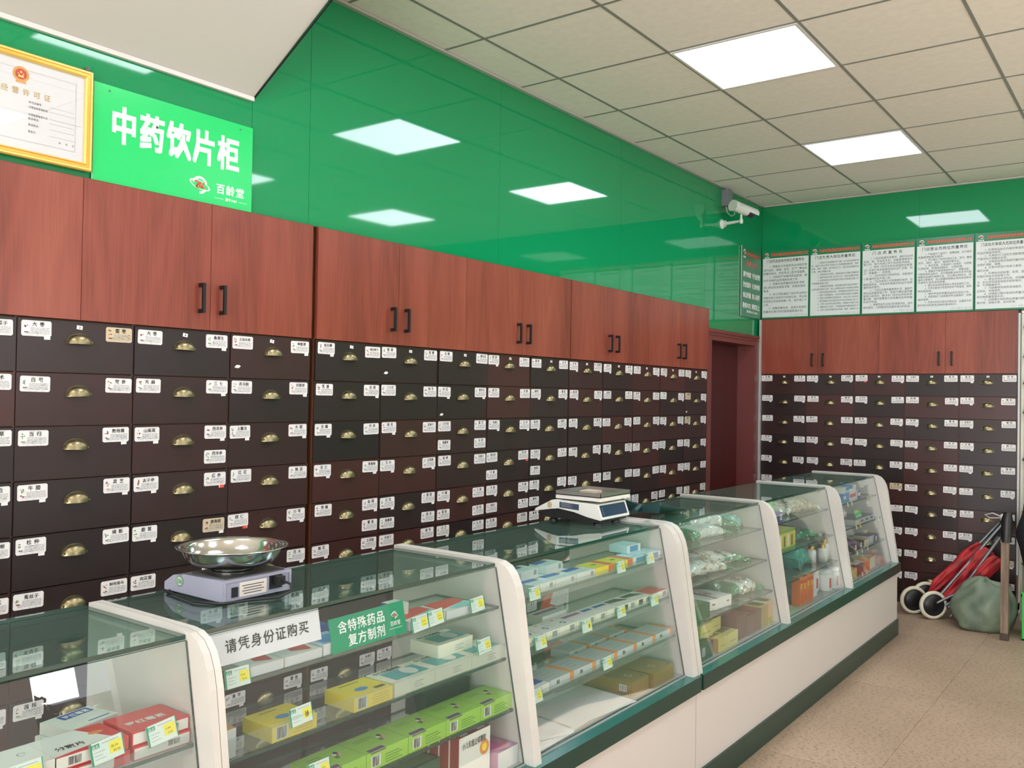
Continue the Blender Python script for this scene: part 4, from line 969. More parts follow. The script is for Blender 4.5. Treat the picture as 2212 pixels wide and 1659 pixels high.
def d_blk(m, y0, y1, x0, x1, z0, z1): frq(m, x1, y0+.06, y0+.09, z0+.015, z0+.05, 3); lines(m, x0+.01, x1-.01, y0+.02, y1-.02, z1, 4, 1)
boxthing('3', 'd', 3.16, 3.322, .12, .062, [charcoal, charcoal, charcoal, ink_grey, olive_d], 'x', d_blk, label='charcoal box with a grey barcode at the left of the bottom deck, far counter')
for k, (a, b, h, x) in enumerate(((3.575, 3.675, .10, None), (3.68, 3.77, .085, None), (3.775, 3.85, .09, None), (3.60, 3.74, .12, -1.60))):
    boxthing('3', 'd', a, b, .12, h, [maroon, mat('maroon top', (84,44,44), .3), maroon, red_d], 'maroon carton in the front row', d_b1, x=x, label=None if x is None else 'tallest maroon carton behind the other maroon ones')
boxthing('3', 'd', 3.855, 3.935, .16, .095, [olive_y, olive_y, mat('mustard carton', (150,124,50), .4), olive_d], 'x', d_b1, label='mustard and cream carton right of the maroon ones')
boxthing('3', 'd', 3.938, 4.012, .15, .10, [cream, olive_y, tanc, olive_d], 'x', d_b1, x=-1.47, label='tan and cream carton against the divider on the bottom deck, far counter')
boxthing('3', 's3', 3.215, 3.352, .10, .06, [forest, forest, forest, plant_green], 'x', d_b1, label='dark green carton at the left of the lowest shelf, far counter')
boxthing('3', 's3', 3.112, 3.19, .09, .05, [orange_c, tanc, orange_c, orange], 'x', d_b1, x=-1.48, label='orange carton beside the end panel on the lowest shelf, far counter')
def d_wh(m, y0, y1, x0, x1, z0, z1): m.ring(((x0+x1)/2, (y0+y1)/2-.02, z1+E_), X, Y, .022, .026, 0, 2*PI, 3, 20); m.text('百龄', ((x0+x1)/2+.01, (y0+y1)/2-.04, z1+.0006), Y, -X, .02, 3, 1); frq(m, x1, y1-.04, y1-.02, z0+.02, z0+.026, 3)
WM = [mat('bright white carton', (230,232,230), .3), mat('bright white top', (224,228,226), .3), wcarton, plant_red]
boxthing('3', 's3', 3.355, 3.52, .17, .045, WM, 'x', d_wh, z=.6043, x=-1.53, rot=-.25, label='large white gift box with a round red emblem, lowest shelf of the far counter')
boxthing('3', 's3', 3.50, 3.622, .16, .045, WM, 'x', d_wh, rot=-.1, x=-1.51, label='white gift box right of the one with the round emblem')
# bay 4
def d_bl(m, y0, y1, x0, x1, z0, z1): frq(m, x1, y1-.045, y1-.015, z0+.008, z1-.008, 3); frq(m, x1+.0003, y1-.038, y1-.022, z0+.014, z1-.014, 4)
boxthing('4', 's1', 4.18, 4.325, .10, .045, [dkblue, mat('blue carton top', (70,92,150), .35), dkblue, wcarton, ink_grey], 'x', d_bl, label='blue carton with a pale square on the top shelf, far counter middle bay')
def d_gy(m, y0, y1, x0, x1, z0, z1):
    frq(m, x1, y0, y1, z0, z0+.014, 3); frq(m, x1, y0, y1, z1-.012, z1, 3)
    for i in range(4): frq(m, x1, y0+.02+i*.052, y0+.042+i*.052, z0+.018, z1-.02-.008*(i % 2), 4 if i % 2 else 5)
boxthing('4', 's2', 4.215, 4.452, .14, .098, [yellow_d, mat('straw top', (196,196,110), .4), mat('yellow panel', (206,196,70), .4), mat('leaf green print', (104,166,60), .4), olive_d, wcarton], 'x', d_gy, label='green and yellow tea box on the middle shelf, far counter middle bay')
def d_oc(m, y0, y1, x0, x1, z0, z1): frq(m, x1, y0+.004, y1-.004, z1-.03, z1-.016, 3); m.disc((x1+2*E_, (y0+y1)/2, z1-.045), Y, Z3, .013, 4, 12); m.disc((x1+3*E_, (y0+y1)/2, z1-.045), Y, Z3, .006, 5, 8); [frq(m, x1, y0+.008+.01*i, y0+.012+.01*i, z0+.012, z1-.075, 5) for i in range(4)]
for k in range(4): boxthing('4', 'd', 4.383+.053*k, 4.430+.053*k, .04, .14-.004*(k % 2), x=gxz(.462)-.018-.007*(k % 2), mats=[orange_c, skin, orange_c, redc, yellow, red_print], desc='tall orange carton', deco=d_oc, group='tall orange cartons')
for k, (y, hh) in enumerate(((4.64, .05), (4.68, .032))):
    m = MB().box(-.002, .002, -.018, .018, 0, hh); solo('price_card', MB().box(-1.492, -1.488, y-.018, y+.018, .4624, .4624+hh), wcarton, ['taller', 'shorter'][k] + ' small white card standing beside the tall orange cartons', 'card')
tubm = mat('white plastic tub', (222, 226, 224), .3)
for k, (x, y) in enumerate(((-1.55, 4.80), (-1.50, 4.86), (-1.49, 4.955))):
    t = thing('plastic_tub', ['rearmost white tub with red stripe on the bottom deck, far counter middle bay', 'white tub with red stripe in front, left one, far counter middle bay', 'white tub with red stripe nearest the divider, far counter middle bay'][k], 'tub', (x, y, .4623), group='white tubs with red stripe')
    o = t.location; c = tuple(o)
    part('body', MB().lathe([(0,0),(.036,0),(.037,.004),(.038,.08),(.034,.09),(0,.09)], c, 20), tubm, t, off=o)
    part('lid', MB().lathe([(.036,.09),(.0365,.108),(.033,.111),(0,.111)], c, 20), tubm, t, off=o)
    m = MB(); m.quad(*[(o.x+.0386*math.cos(a), o.y+.0386*math.sin(a), o.z+z) for a, z in ((-.55,.018),(-.25,.018),(-.25,.07),(-.55,.07))]); part('red_label', m, redc, t, off=o)
gcap = mat('gold cap', (196, 160, 80), .25, .8)
for k, (x, y, h) in enumerate(((-1.62, 4.76, .095), (-1.57, 4.85, .085), (-1.53, 4.91, .09), (-1.54, 4.975, .11))):
    t = thing('pill_bottle', ['first from the left', 'second from the left', 'third from the left', 'tallest, nearest the divider'][k] + ' of the white bottles with gold caps on the lowest shelf', 'bottle', (x, y, ZS['s3']), group='white bottles with gold caps')
    o = t.location; c = tuple(o); r = .027
    part('body', MB().lathe([(0,0),(r,0),(r,h*.72),(r*.6,h*.82),(r*.55,h*.85),(0,h*.85)], c, 18), tubm, t, off=o)
    part('cap', MB().lathe([(r*.62,h*.80),(r*.62,h),(r*.5,h+.003),(0,h+.003)], c, 16), gcap, t, off=o)
    m = MB(); m.quad(*[(o.x+(r+.0004)*math.cos(a), o.y+(r+.0004)*math.sin(a), o.z+z) for a, z in ((-1.0,.012),(.0,.012),(.0,h*.6),(-1.0,h*.6))]); part('paper_label', m, [cream], t, off=o)
# bay 5
for k in range(5): boxthing('5', 's1', 5.32+.072*k, 5.388+.072*k, .07, (.055, .085, .07, .09, .05)[k], [[bluel, wcarton, wcarton, bluel, wcarton][k], wcarton, [bluel, bluel, wcarton, wcarton, bluec][k], [wcarton, bluel, pinkp, redc, white_print][k]], ['sky blue carton', 'tall sky blue carton', 'white carton with pink print', 'white carton with red line', 'small blue carton'][k], lambda m, y0, y1, x0, x1, z0, z1: frq(m, x1, y0+.008, y1-.008, z0+.02, z0+.04, 3))
for k in range(4): boxthing('5', 's2', 5.45+.105*k, 5.55+.105*k, .09, .032, [wgrey, mat('slate top', (92,96,104), .35), wgrey, [yellow, navy, ink_soft, navy][k]], 'grey carton with slate top', lambda m, y0, y1, x0, x1, z0, z1: frq(m, x1, y0+.02, y1-.03, z0+.01, z1-.01, 3))
for k in range(5): boxthing('5', 's3', 5.33+.11*k, 5.435+.11*k, .10, (.045, .045, .04, .05, .045)[k], [[charcoal, charcoal, olive_y, wgrey, scoop_m][k], [mauve, charcoal, olive_y, navy, scoop_m][k], [maroon, charcoal, cream, wgrey, navy][k], wcarton], ['maroon ended carton', 'charcoal striped carton', 'cream carton', 'grey and navy carton', 'dark teal carton'][k], lambda m, y0, y1, x0, x1, z0, z1: frq(m, x1, y0+.03, y0+.06, z0+.008, z1-.008, 3))
for k in range(5): boxthing('5', 'd', 5.24+.13*k, 5.36+.13*k, .10, (.05, .06, .05, .07, .05)[k], [[tanc, maroon, orange_c, olive_y, wgrey][k], [tanc, maroon, tanc, tanc, wgrey][k], [olive_y, maroon, orange_c, cream, wgrey][k], cream], ['tan carton', 'maroon carton', 'orange brown carton', 'pale yellow carton', 'grey carton'][k], d_b1, x=-1.47)
boxthing('5', 's2', 5.50, 5.60, .03, .06, [wcarton, wcarton, wcarton, ink_grey], 'x', None, x=-1.60, label='white box behind the small green sign in the far counter last bay')

# herb bags
def bag(label, c, L_, w_, h, rz, mats, seed, ends=.17, tilt=0, name='herb_bag', crimp=.35):
    nu, nv = 44, 30; vs = []; m = MB(); rnd = random.Random(seed)
    for i in range(nu+1):
        u_ = i/nu; e = min(u_, 1-u_)*2
        hh = h*min(1, (e*1.5)**.55) + .001; ww = w_*(1 + crimp*(1-min(1, e*3))*.4)
        for j in range(nv):
            a = 2*PI*j/nv; cx_, sz = math.cos(a), math.sin(a)
            p = Vector((math.copysign(abs(cx_)**.7, cx_)*ww/2, (u_-.5)*L_, math.copysign(abs(sz)**.75, sz)*hh/2))
            nz = noise.noise(Vector((p.x*22+seed, p.y*22, p.z*22)))*.10 + noise.noise(Vector((p.x*55, p.y*55+seed, p.z*55)))*.09 + abs(noise.noise(Vector((p.x*90, p.y*40+seed, p.z*90))))*.13
            p += Vector((cx_*w_*.25, 0, sz*h*.45))*nz*1.6
            p.z = max(p.z + hh/2*.96, 0)
            if e < .12: p.z += .012*math.sin(p.x*160+seed)*(.12-e)*8 + .004
            p.z = max(p.z, 0.0)
            vs.append(tuple(p))
    for i in range(nu):
        u_ = (i+.5)/nu; k = 0 if ends < u_ < 1-ends else 1
        for j in range(nv):
            kk = k
            if k == 0 and mats[2] is not None and .25 < ((j+.5)/nv) % 1 < .28: kk = 2
            if k == 0 and noise.noise(Vector((i*.2+seed, j*.27, 3))) > .12: kk = 2
            m.add([vs[i*nv+j], vs[i*nv+(j+1) % nv], vs[(i+1)*nv+(j+1) % nv], vs[(i+1)*nv+j]], [(0,1,2,3)], kk, False)
    me = m.mesh(name, [mats[0], mats[1], mats[2] or mats[0]])
    import bmesh
    bm = bmesh.new(); bm.from_mesh(me); bmesh.ops.remove_doubles(bm, verts=bm.verts, dist=1e-6); bm.to_mesh(me); bm.free()
    o = link(name, me, None, c, (tilt, 0, rz))
    o['label'] = label; o['category'] = 'bag'
    return o
BF = (bag_film, bag_green, bag_herb)
z1, z2, z3, zd = ZS['s1'], ZS['s2'], ZS['s3'], ZS['d']
bag('white and green herb bag at the left end of the top shelf, far counter', (-1.685, 3.30, z1), .30, .13, .06, .5, (bag_film, bag_green, bag_film), 3, .3)
bag('white herb bag lying in front on the top shelf, far counter', (-1.65, 3.60, z1), .30, .13, .05, -.15, (bag_film, bag_green, bag_film), 5, .2)
bag('large shiny white and green herb bag, middle of the top shelf, far counter', (-1.725, 3.72, z1+.018), .34, .16, .075, -.5, (bag_film, bag_green, bag_film), 8, .25)
bag('teal tinted film bag at the right of the top shelf, far counter first bay', (-1.655, 3.905, z1), .18, .12, .06, .3, (mat('teal film', (110,176,166), .2, spec=.7), bag_green, None), 12, .2)
bag('herb bag with green end at the left of the middle shelf, far counter', (-1.67, 3.28, z2), .30, .15, .05, .45, BF, 21, .2)
bag('front herb bag with a green base strip on the middle shelf, far counter', (-1.625, 3.49, z2), .38, .15, .06, -.15, BF, 23, .14)
bag('herb bag lying behind on the middle shelf, far counter', (-1.67, 3.60, z2+.02), .36, .13, .055, -.25, BF, 27, .16)
bag('herb bag with a bright green ribbed end, right of the middle shelf, far counter', (-1.64, 3.80, z2), .26, .12, .05, -.45, BF, 31, .42)
bag('dark green striped bag at the back of the lowest shelf, far counter', (-1.66, 3.70, z3), .22, .12, .07, .4, (bag_green, mat('dark green film', (16,88,66), .15, spec=.7), bag_film), 33, .25)
bag('clear herb bag with green end at the right of the lowest shelf, far counter', (-1.585, 3.86, z3), .28, .12, .06, -.2, BF, 37, .28)
bag('mottled herb bag behind the white gift boxes, far counter', (-1.70, 3.42, z3), .32, .10, .06, .05, (bag_herb, bag_dark, bag_herb), 39, .1)
bag('brown herb bag at the back of the middle shelf, far counter', (-1.72, 3.42, z2), .22, .09, .075, .1, (bag_dark, bag_herb, bag_herb), 43, .1)
bag('beige dried herb bag filling the top shelf, far counter middle bay', (-1.66, 4.74, z1), .36, .17, .075, -.15, (bag_herb, bag_film, bag_herb), 51, .08)
bag('dark herb bag on the middle shelf behind the green bag, far counter', (-1.66, 4.62, z2), .34, .13, .075, -.2, (bag_dark, bag_film, bag_dark), 57, .1)
bag('glossy green film bag on the middle shelf, far counter middle bay', (-1.61, 4.75, z2), .28, .11, .05, -.25, (bag_green, bag_film, bag_green), 61, .12)
t = bag('turquoise bulging bag on the lowest shelf, far counter middle bay', (-1.63, 4.67, z3), .22, .17, .105, .1, (mat('turquoise film', (62,158,136), .18, spec=.7), mat('turquoise film dark', (40,126,112), .18, spec=.7), None), 66, .08)
# green signs in the case
def plate(name, label, c, w_, h_, lean, lines_, emblem=False, rz=0):
    """small plate leaning against the glass; local x = normal, y = along, z = up"""
    t = thing(name, label, 'sign', c, (rz, lean, 0))
    part('board', MB().box(-.003, 0, -w_/2, w_/2, 0, h_), [plate_green if name == 'shelf_sign' else sign_green], t)
    m = MB()
    for st, yc, zc, sz in lines_: m.text(st, (.0006, yc, zc), Y, Z3, sz, 0, 1, gap=.06, center=True)
    part('lettering', m, white_print, t)
    if emblem:
        m = MB(); logo(m, (.0006, w_/2-.036, h_*.62), Y, Z3, .009, 0, 1); m.text('百龄堂', (.0006, w_/2-.036, h_*.32), Y, Z3, .012, 0, 0, center=True); m.box(.0, .0005, w_/2-.058, w_/2-.014, h_*.22, h_*.23)
        part('emblem', m, [white_print, red_print], t)
    return t
t = plate('shelf_sign', 'green plate reading 含特殊药品复方制剂 beside the white notice', (-1.531, 1.520, .8815), .244, .078, -.2, [('含特殊药品', -.022, .043, .029), ('复方制剂', -.010, .010, .029)], True, .012)
t = thing('paper_notice', 'white paper notice reading 请凭身份证购买 behind the front glass', 'notice', (gxz(.92)-.008, 1.232, .921), (0, -.2, 0))
m = MB(); m.box(-.0006, 0, -.150, .136, 0, .070, 0)
part('sheet', m, mat('notice paper', (226,226,232), .3), t)
m = MB(); m.text('请凭身份证购买', (.0005, -.004, .024), Y, Z3, .0290, 0, 1, gap=.09, center=True); part('lettering', m, ink, t)
t = plate('pill_sign', 'small green sign reading 丸剂 at the top left of the far counter middle bay', (-1.575, 4.215, .905), .20, .07, -.2, [('丸剂', .02, .02, .042)], False, .03)
m = MB(); m.ring((.0006, .078, .042), Y, Z3, .009, .0125, .3, 5.2, 0, 14); part('emblem', m, [charcoal], t)
part('prop_foot', MB().box(-.012, -.004, -.02, .02, -.0245, .02), [white_mdf], t)
t = plate('external_use_sign', 'small green sign reading 外用药 on the middle shelf of the last bay', (-1.53, 5.62, .7405), .13, .072, -.15, [('外用药', 0, .018, .036)])
# price tags
TAGS = [('A', 'A', .965, .832, .3, 'nearest the end panel'), ('A', 'A', .858, .832, .28, 'second from the end panel'), ('A', 'A', .716, .834, .1, 'at the far left picture edge'),
 ('1', 's1', 1.140, .889, 0, None), ('1', 's1', 1.688, .892, .15, None), ('1', 's1', 1.748, .895, .15, None), ('1', 's1', 1.92, .898, .15, None),
 ('1', 's2', 1.288, .777, .12, None), ('1', 's2', 1.925, .788, .12, None), ('1', 's3', 1.32, .655, .0, None),
 ('2', 's1', 2.188, .883, 0, None), ('2', 's1', 2.706, .887, 0, None), ('2', 's1', 2.92, .888, 0, None),
 ('2', 's2', 2.184, .744, 0, None), ('2', 's2', 2.44, .742, 0, None), ('2', 's2', 2.662, .747, 0, None), ('2', 's2', 2.90, .744, 0, None),
 ('2', 's3', 2.125, .607, 0, None), ('2', 's3', 2.527, .610, 0, None)]
tag_white = mat('tag white', (212, 228, 222), .3); tag_green = mat('tag green', (38, 146, 108), .3); tag_yellow = mat('tag yellow', (236, 224, 70), .4)
def tagmesh(price):
    m = MB(); W2, H = .031, .019
    m.box(-.0006, 0, -W2, W2, -H, H, 0); x = .0004
    def q(y0, y1, z0, z1, k): m.quad((x,y0,z0),(x,y1,z0),(x,y1,z1),(x,y0,z1), k)
    q(-W2, -W2+.004, -H, H, 1); q(-W2, -W2+.018, H-.011, H-.003, 1); q(W2-.002, W2, -H, H, 1)
    q(.004, W2-.004, -.010, H-.008, 2)
    m.text('品名', (x+.0002, -W2+.004, H-.010), Y, Z3, .0065, 0, 1)
    for i in range(3): q(-W2+.007, -.004-.005*(i % 2), .001-.006*i, .0018-.006*i, 3)
    q(-.008, W2-.008, H-.006, H-.005, 3)
    if price == '18': m.text(price, (x+.0002, .008, -.008), Y, Z3, .018, 4, 1, sx=.8)
    else: m.text(price, (x+.0002, .007, .000), Y, Z3, .006, 4, 0, maxw=.018); m.text(price, (x+.0002, .010, -.008), Y, Z3, .006, 4, 0, maxw=.016)
    return m.mesh('price_tag', [tag_white, tag_green, tag_yellow, ink_grey, ink])
TG = {p: tagmesh(p) for p in ('12.00', '18', '9.00', '35.00')}
cnt = {}
for b, s_, y, z, tl, ex in TAGS:
    k = (b, s_); cnt[k] = cnt.get(k, 0) + 1
    p = '18' if (b, s_, cnt[k]) in (('1','s2',1), ('2','s2',2)) else ['12.00', '9.00', '35.00'][cnt[k] % 3]
    o = link('price_tag', TG[p], None, (gxz(z)-.0072, y, z+.004), (tl*.35, -.2, 0))
    o['label'] = f'yellow and white price tag {ex}, nearest counter' if ex else f'yellow and white price tag, {ORD[cnt[k]-1]} from left, {SHELF[s_]}, {BAY[b]}'
    o['category'] = 'price tag'; o['group'] = 'price tags on the shelf edges'
small = MB().box(-.0006, 0, -.012, .012, -.011, .011); 
small = small.mesh('price_tag', [tag_yellow]); small2 = MB().box(-.0006, 0, -.012, .012, -.012, .012, 0).mesh('price_tag', [mat('pale tag', (222,224,190), .4)])
for k, (y, z, s_) in enumerate(((5.36, .872, 's1'), (5.44, .872, 's1'), (5.78, .872, 's1'), (5.44, .735, 's2'), (5.52, .735, 's2'), (5.92, .735, 's2'), (5.36, .598, 's3'), (5.46, .598, 's3'), (5.58, .598, 's3'), (5.38, .475, 'd'), (5.46, .475, 'd'))):
    o = link('price_tag', small if k == 4 else small2, None, (gxz(z)-.0072, y, z), (0, -.2, 0))
    kk = ('5', s_); cnt[kk] = cnt.get(kk, 0) + 1
    o['label'] = f'small pale price tag, {ORD[cnt[kk]-1]} from left, {SHELF[s_]}, {BAY["5"]}'; o['category'] = 'price tag'; o['group'] = 'small tags in the last bay'

# ------------------------------------------------------------------ things on the counter tops
ZT = .9985
# grey scale with bowl
t = thing('bowl_scale', 'grey weighing scale carrying a round steel bowl on the middle counter', 'scale', (-1.81, 1.315, ZT))
o = t.location
x0, x1, y0, y1 = -1.925, -1.700, 1.222, 1.415
prof = [(x0, ZT+.004), (x0, ZT+.022), (x0+.035, ZT+.042), (x0+.07, ZT+.046), (x0+.075, ZT+.049), (x1, ZT+.052), (x1, ZT+.004)]
part('housing', MB().prism_y(prof, y0, y1), scale_grey, t, .004, off=o)
for x in (x0+.02, x1-.02):
    for y in (y0+.02, y1-.02): part('foot', MB().lathe([(.009,0),(.009,.006)], (x, y, ZT), 10), black_m, t, off=o)
m = MB(); m.box(x0+.09, x1-.008, y0+.014, y1-.014, ZT+.049, ZT+.0545)
part('weighing_pan', m, pan_grey, t, .001, off=o)
m = MB(); m.box(x1, x1+.003, y0+.002, y1-.002, ZT+.046, ZT+.052); m.box(x1, x1+.003, y0+.002, y0+.008, ZT+.004, ZT+.046); m.box(x1, x1+.003, y1-.008, y1-.002, ZT+.006, ZT+.046)
part('rear_rim', m, scale_grey, t, .001, off=o)
m = MB().box(x1, x1+.0012, y0+.045, y0+.120, ZT+.010, ZT+.042, 0)
for i in range(4): m.quad((x1+.0015, y0+.052+.004*(i % 2), ZT+.033-.006*i), (x1+.0015, y0+.112-.006*(i % 2), ZT+.033-.006*i), (x1+.0015, y0+.112-.006*(i % 2), ZT+.0352-.006*i), (x1+.0015, y0+.052+.004*(i % 2), ZT+.0352-.006*i), 1)
part('data_label', m, [mat('ivory label', (226,216,206), .5), ink_soft], t, off=o)
part('power_switch', MB().box(x1, x1+.003, y0+.024, y0+.040, ZT+.012, ZT+.034), black_m, t, .001, off=o)
part('socket', MB().box(x1, x1+.003, y0+.128, y0+.164, ZT+.014, ZT+.045), black_m, t, .001, off=o)
m = MB().box(x1+.003, x1+.022, y0+.138, y0+.158, ZT+.024, ZT+.044); part('plug', m, cable_m, t, .003, off=o)
cable = [(x1+.02, y0+.149, ZT+.034), (x1+.05, y0+.150, ZT+.030), (x1+.062, y0+.142, ZT+.016), (x1+.052, y0+.115, ZT+.005), (x1+.022, y0+.06, ZT+.0038), (x1+.004, y0-.004, ZT+.0036), (x1-.06, y0-.03, ZT+.0036), (x0+.03, y0-.012, ZT+.0036), (x0-.012, y0+.05, ZT+.004)]
part('power_cord', MB().tube([Vector(cable[0])] + [Vector(p) for p in cable[1:]], .0032, 8), cable_m, t, off=o)
m = MB(); c = Vector((x0+.062, y0-.0004, ZT+.031)); m.disc(c, X, Z3, .0145, 0, 18, .0125); m.disc(c-Y*.0002, X, Z3, .0128, 1, 18, .0108); m.text('DN', c-Y*.0005-Z3*.0055, X, Z3, .0145, 0, 1, center=True, sx=.8)
part('maker_badge', m, [mat('badge green', (58,96,70), .4), mat('badge pale', (176,204,176), .4)], t, off=o)
bc = (-1.797, 1.318, ZT+.0546)
prof = [(0,.004),(.046,.004),(.050,.001),(.052,.001),(.053,.004),(.052,.008),(.066,.010),(.088,.014),(.105,.022),(.117,.036),(.124,.052),(.127,.0575),(.139,.0600),(.1405,.0615),(.139,.0628),(.1255,.0600),(.1225,.0530),(.1155,.0375),(.1035,.0240),(.087,.0165),(.055,.0125),(0,.012)]
prof = [(r*.92, z*.90) for r, z in prof]
solo('steel_bowl', MB().lathe(prof, bc, 56), stainless, 'shallow round stainless steel bowl with a wide rim on the grey scale', 'bowl', bc)
# flat pan scale
t = thing('flat_pan_scale', 'white electronic scale with a square steel tray and dark blue display', 'scale', (-1.83, 2.95, ZT))
o = t.location
x0, x1, y0, y1 = -1.985, -1.685, 2.835, 3.045
prof = [(x0, ZT+.034), (x0+.005, ZT+.044), (x0+.08, ZT+.082), (x0+.10, ZT+.085), (x1-.02, ZT+.080), (x1, ZT+.026), (x1-.004, ZT+.022), (x1-.06, ZT+.030), (x1-.12, ZT+.044), (x1-.19, ZT+.052), (x0+.08, ZT+.048)]
part('housing', MB().prism_y(prof, y0, y1), scale_white, t, .005, off=o)
under = [(x0+.01, ZT+.030), (x0+.08, ZT+.046), (x1-.19, ZT+.050), (x1-.12, ZT+.042), (x1-.06, ZT+.028), (x1-.008, ZT+.020), (x1-.012, ZT+.012), (x1-.06, ZT+.014), (x0+.06, ZT+.014), (x0+.02, ZT+.020)]
part('underbody', MB().prism_y(under, y0+.006, y1-.006), black_m, t, .002, off=o)
for x in (x0+.07, x1-.035):
    for y in (y0+.03, y1-.05): part('foot', MB().lathe([(.016,0),(.016,.006),(.010,.014)], (x, y, ZT), 14), black_m, t, off=o)
def slope(yv, tt, d=.0008):
    a = Vector((x1, 0, ZT+.026)); b = Vector((x1-.02, 0, ZT+.080)); p = a.lerp(b, tt); n = Vector((.938, 0, .347)); return Vector((p.x, yv, p.z)) + n*d
m = MB(); m.quad(slope(y0+.012, .14), slope(y1-.012, .14), slope(y1-.012, .9), slope(y0+.012, .9), 0)
for i in range(4): m.quad(slope(y0+.024, .25+.14*i, .0012), slope(y0+.029, .25+.14*i, .0012), slope(y0+.029, .30+.14*i, .0012), slope(y0+.024, .30+.14*i, .0012), 1)
part('display_panel', m, [blue_panel, ink_grey], t, off=o)
m = MB(); m.quad((x1-.185, y0-.0006, ZT+.056), (x1-.098, y0-.0006, ZT+.052), (x1-.098, y0-.0006, ZT+.074), (x1-.185, y0-.0006, ZT+.078), 0)
for i in range(5): m.quad((x1-.178, y0-.001, ZT+.060+.0035*i), (x1-.125-.01*(i % 2), y0-.001, ZT+.0585+.0035*i), (x1-.125-.01*(i % 2), y0-.001, ZT+.0597+.0035*i), (x1-.178, y0-.001, ZT+.0612+.0035*i), 1)
part('data_label', m, [blue_label, ink_grey], t, off=o)
m = MB(); m.disc((x0+.07, y0-.0006, ZT+.062), X, Z3, .011, 0, 9, .013); part('stain_patch', m, mat('glue stain', (186,168,136), .6), t, off=o)
part('tray_frame', MB().box(x0+.095, x1-.006, y0+.004, y1+.012, ZT+.090, ZT+.104), scale_white, t, .003, off=o)
part('load_post', MB().box(x0+.15, x1-.06, y0+.05, y1-.05, ZT+.083, ZT+.092), black_m, t, off=o)
m = MB(); a0_, a1_, b0_, b1_ = x0+.095, x1-.006, y0+.002, y1+.014; zz = ZT+.104
pan_steel = mat('dull steel', (170, 168, 162), .32, .9)
m.box(a0_, a1_, b0_, b1_, zz, zz+.003)
for q_ in ((a0_, a1_, b0_, b0_+.002), (a0_, a1_, b1_-.002, b1_), (a0_, a0_+.002, b0_, b1_), (a1_-.002, a1_, b0_, b1_)): m.box(*q_, zz, zz+.016)
part('tray', m, pan_steel, t, off=o)
o = solo('cardboard_scrap', MB().box(-1.84, -1.78, 2.93, 2.995, zz+.0032, zz+.012), mat('pale card', (206,188,170), .7), 'small pale card piece lying in the square scale tray', 'card', bevel=.001)
# scoop
t = thing('dustpan_scoop', 'dark teal plastic scoop lying on the far counter beside the white scale', 'scoop', (-1.70, 3.30, ZT))
o = t.location
m = MB(); n = 12
def sc(i, j):       # i across, j along (0 back, 1 lip)
    a = (i/n-.5)*2; b = j/8
    return Vector((-1.70 + a*.085*(1-.12*b), 3.16 + b*.28, ZT + .003 + .045*abs(a)**3*(1-.75*b) + .02*(1-b)**2))
vs = [sc(i, j) for j in range(9) for i in range(n+1)]
m.add(vs, [(j*(n+1)+i, j*(n+1)+i+1, (j+1)*(n+1)+i+1, (j+1)*(n+1)+i) for j in range(8) for i in range(n)], 0, True)
p = part('pan', m, scoop_m, t, off=o); sm = p.modifiers.new('s', 'SOLIDIFY'); sm.thickness = .003; sm.offset = 1
part('back_wall', MB().prism_y([(-1.785, ZT+.068), (-1.785, ZT+.026), (-1.74, ZT+.024), (-1.70, ZT+.023), (-1.66, ZT+.024), (-1.615, ZT+.026), (-1.615, ZT+.068), (-1.70, ZT+.05)], 3.156, 3.160), scoop_m, t, off=o)
part('handle', MB().tube([(-1.70, 3.158, ZT+.045), (-1.70, 3.11, ZT+.03)], .011, 10), scoop_m, t, off=o)
m = MB(); m.box(-1.598, -1.570, 2.985, 3.012, ZT, ZT+.012); m.box(-1.590, -1.578, 2.988, 3.009, ZT+.012, ZT+.018)
solo('clear_clip', m, plastic_rail, 'small clear plastic clip on the counter top by the white divider', 'clip')

# sack behind the counter (seen through the glass)
t = thing('woven_sack', 'red, white and blue sack on the floor behind the counter, seen through the glass', 'bag', (-2.22, 3.64, 0))
m = MB(); vs = []; nu, nv = 16, 24
for i in range(nu+1):
    f = i/nu
    for j in range(nv):
        a = 2*PI*j/nv; r = (.17 + .05*math.sin(PI*min(1, f*1.1)))*(1 if f < .85 else 1-(f-.85)*4.5)
        r *= 1 + .14*noise.noise(Vector((math.cos(a)*2, math.sin(a)*2, f*4)))
        vs.append((-2.22 + math.cos(a)*r*.8, 3.64 + math.sin(a)*r*1.35, f*.78))
for i in range(nu):
    for j in range(nv):
        k = int(((j/nv)*7 + i*.10 + 1)) % 3
        m.add([vs[i*nv+j], vs[i*nv+(j+1) % nv], vs[(i+1)*nv+(j+1) % nv], vs[(i+1)*nv+j]], [(0,1,2,3)], k, True)
m.add([vs[j] for j in range(nv)], [tuple(range(nv-1, -1, -1))], 0)
part('sack_body', m, [mat('sack red', (196,62,46), .6), mat('sack white', (206,206,200), .6), mat('sack blue', (40,64,130), .6)], t, off=t.location)
part('tied_neck', MB().lathe([(.05,.76),(.035,.80),(.06,.85),(.0,.84)], (-2.22, 3.64, 0), 14), mat('sack white', (206,206,200), .6), t, off=t.location)

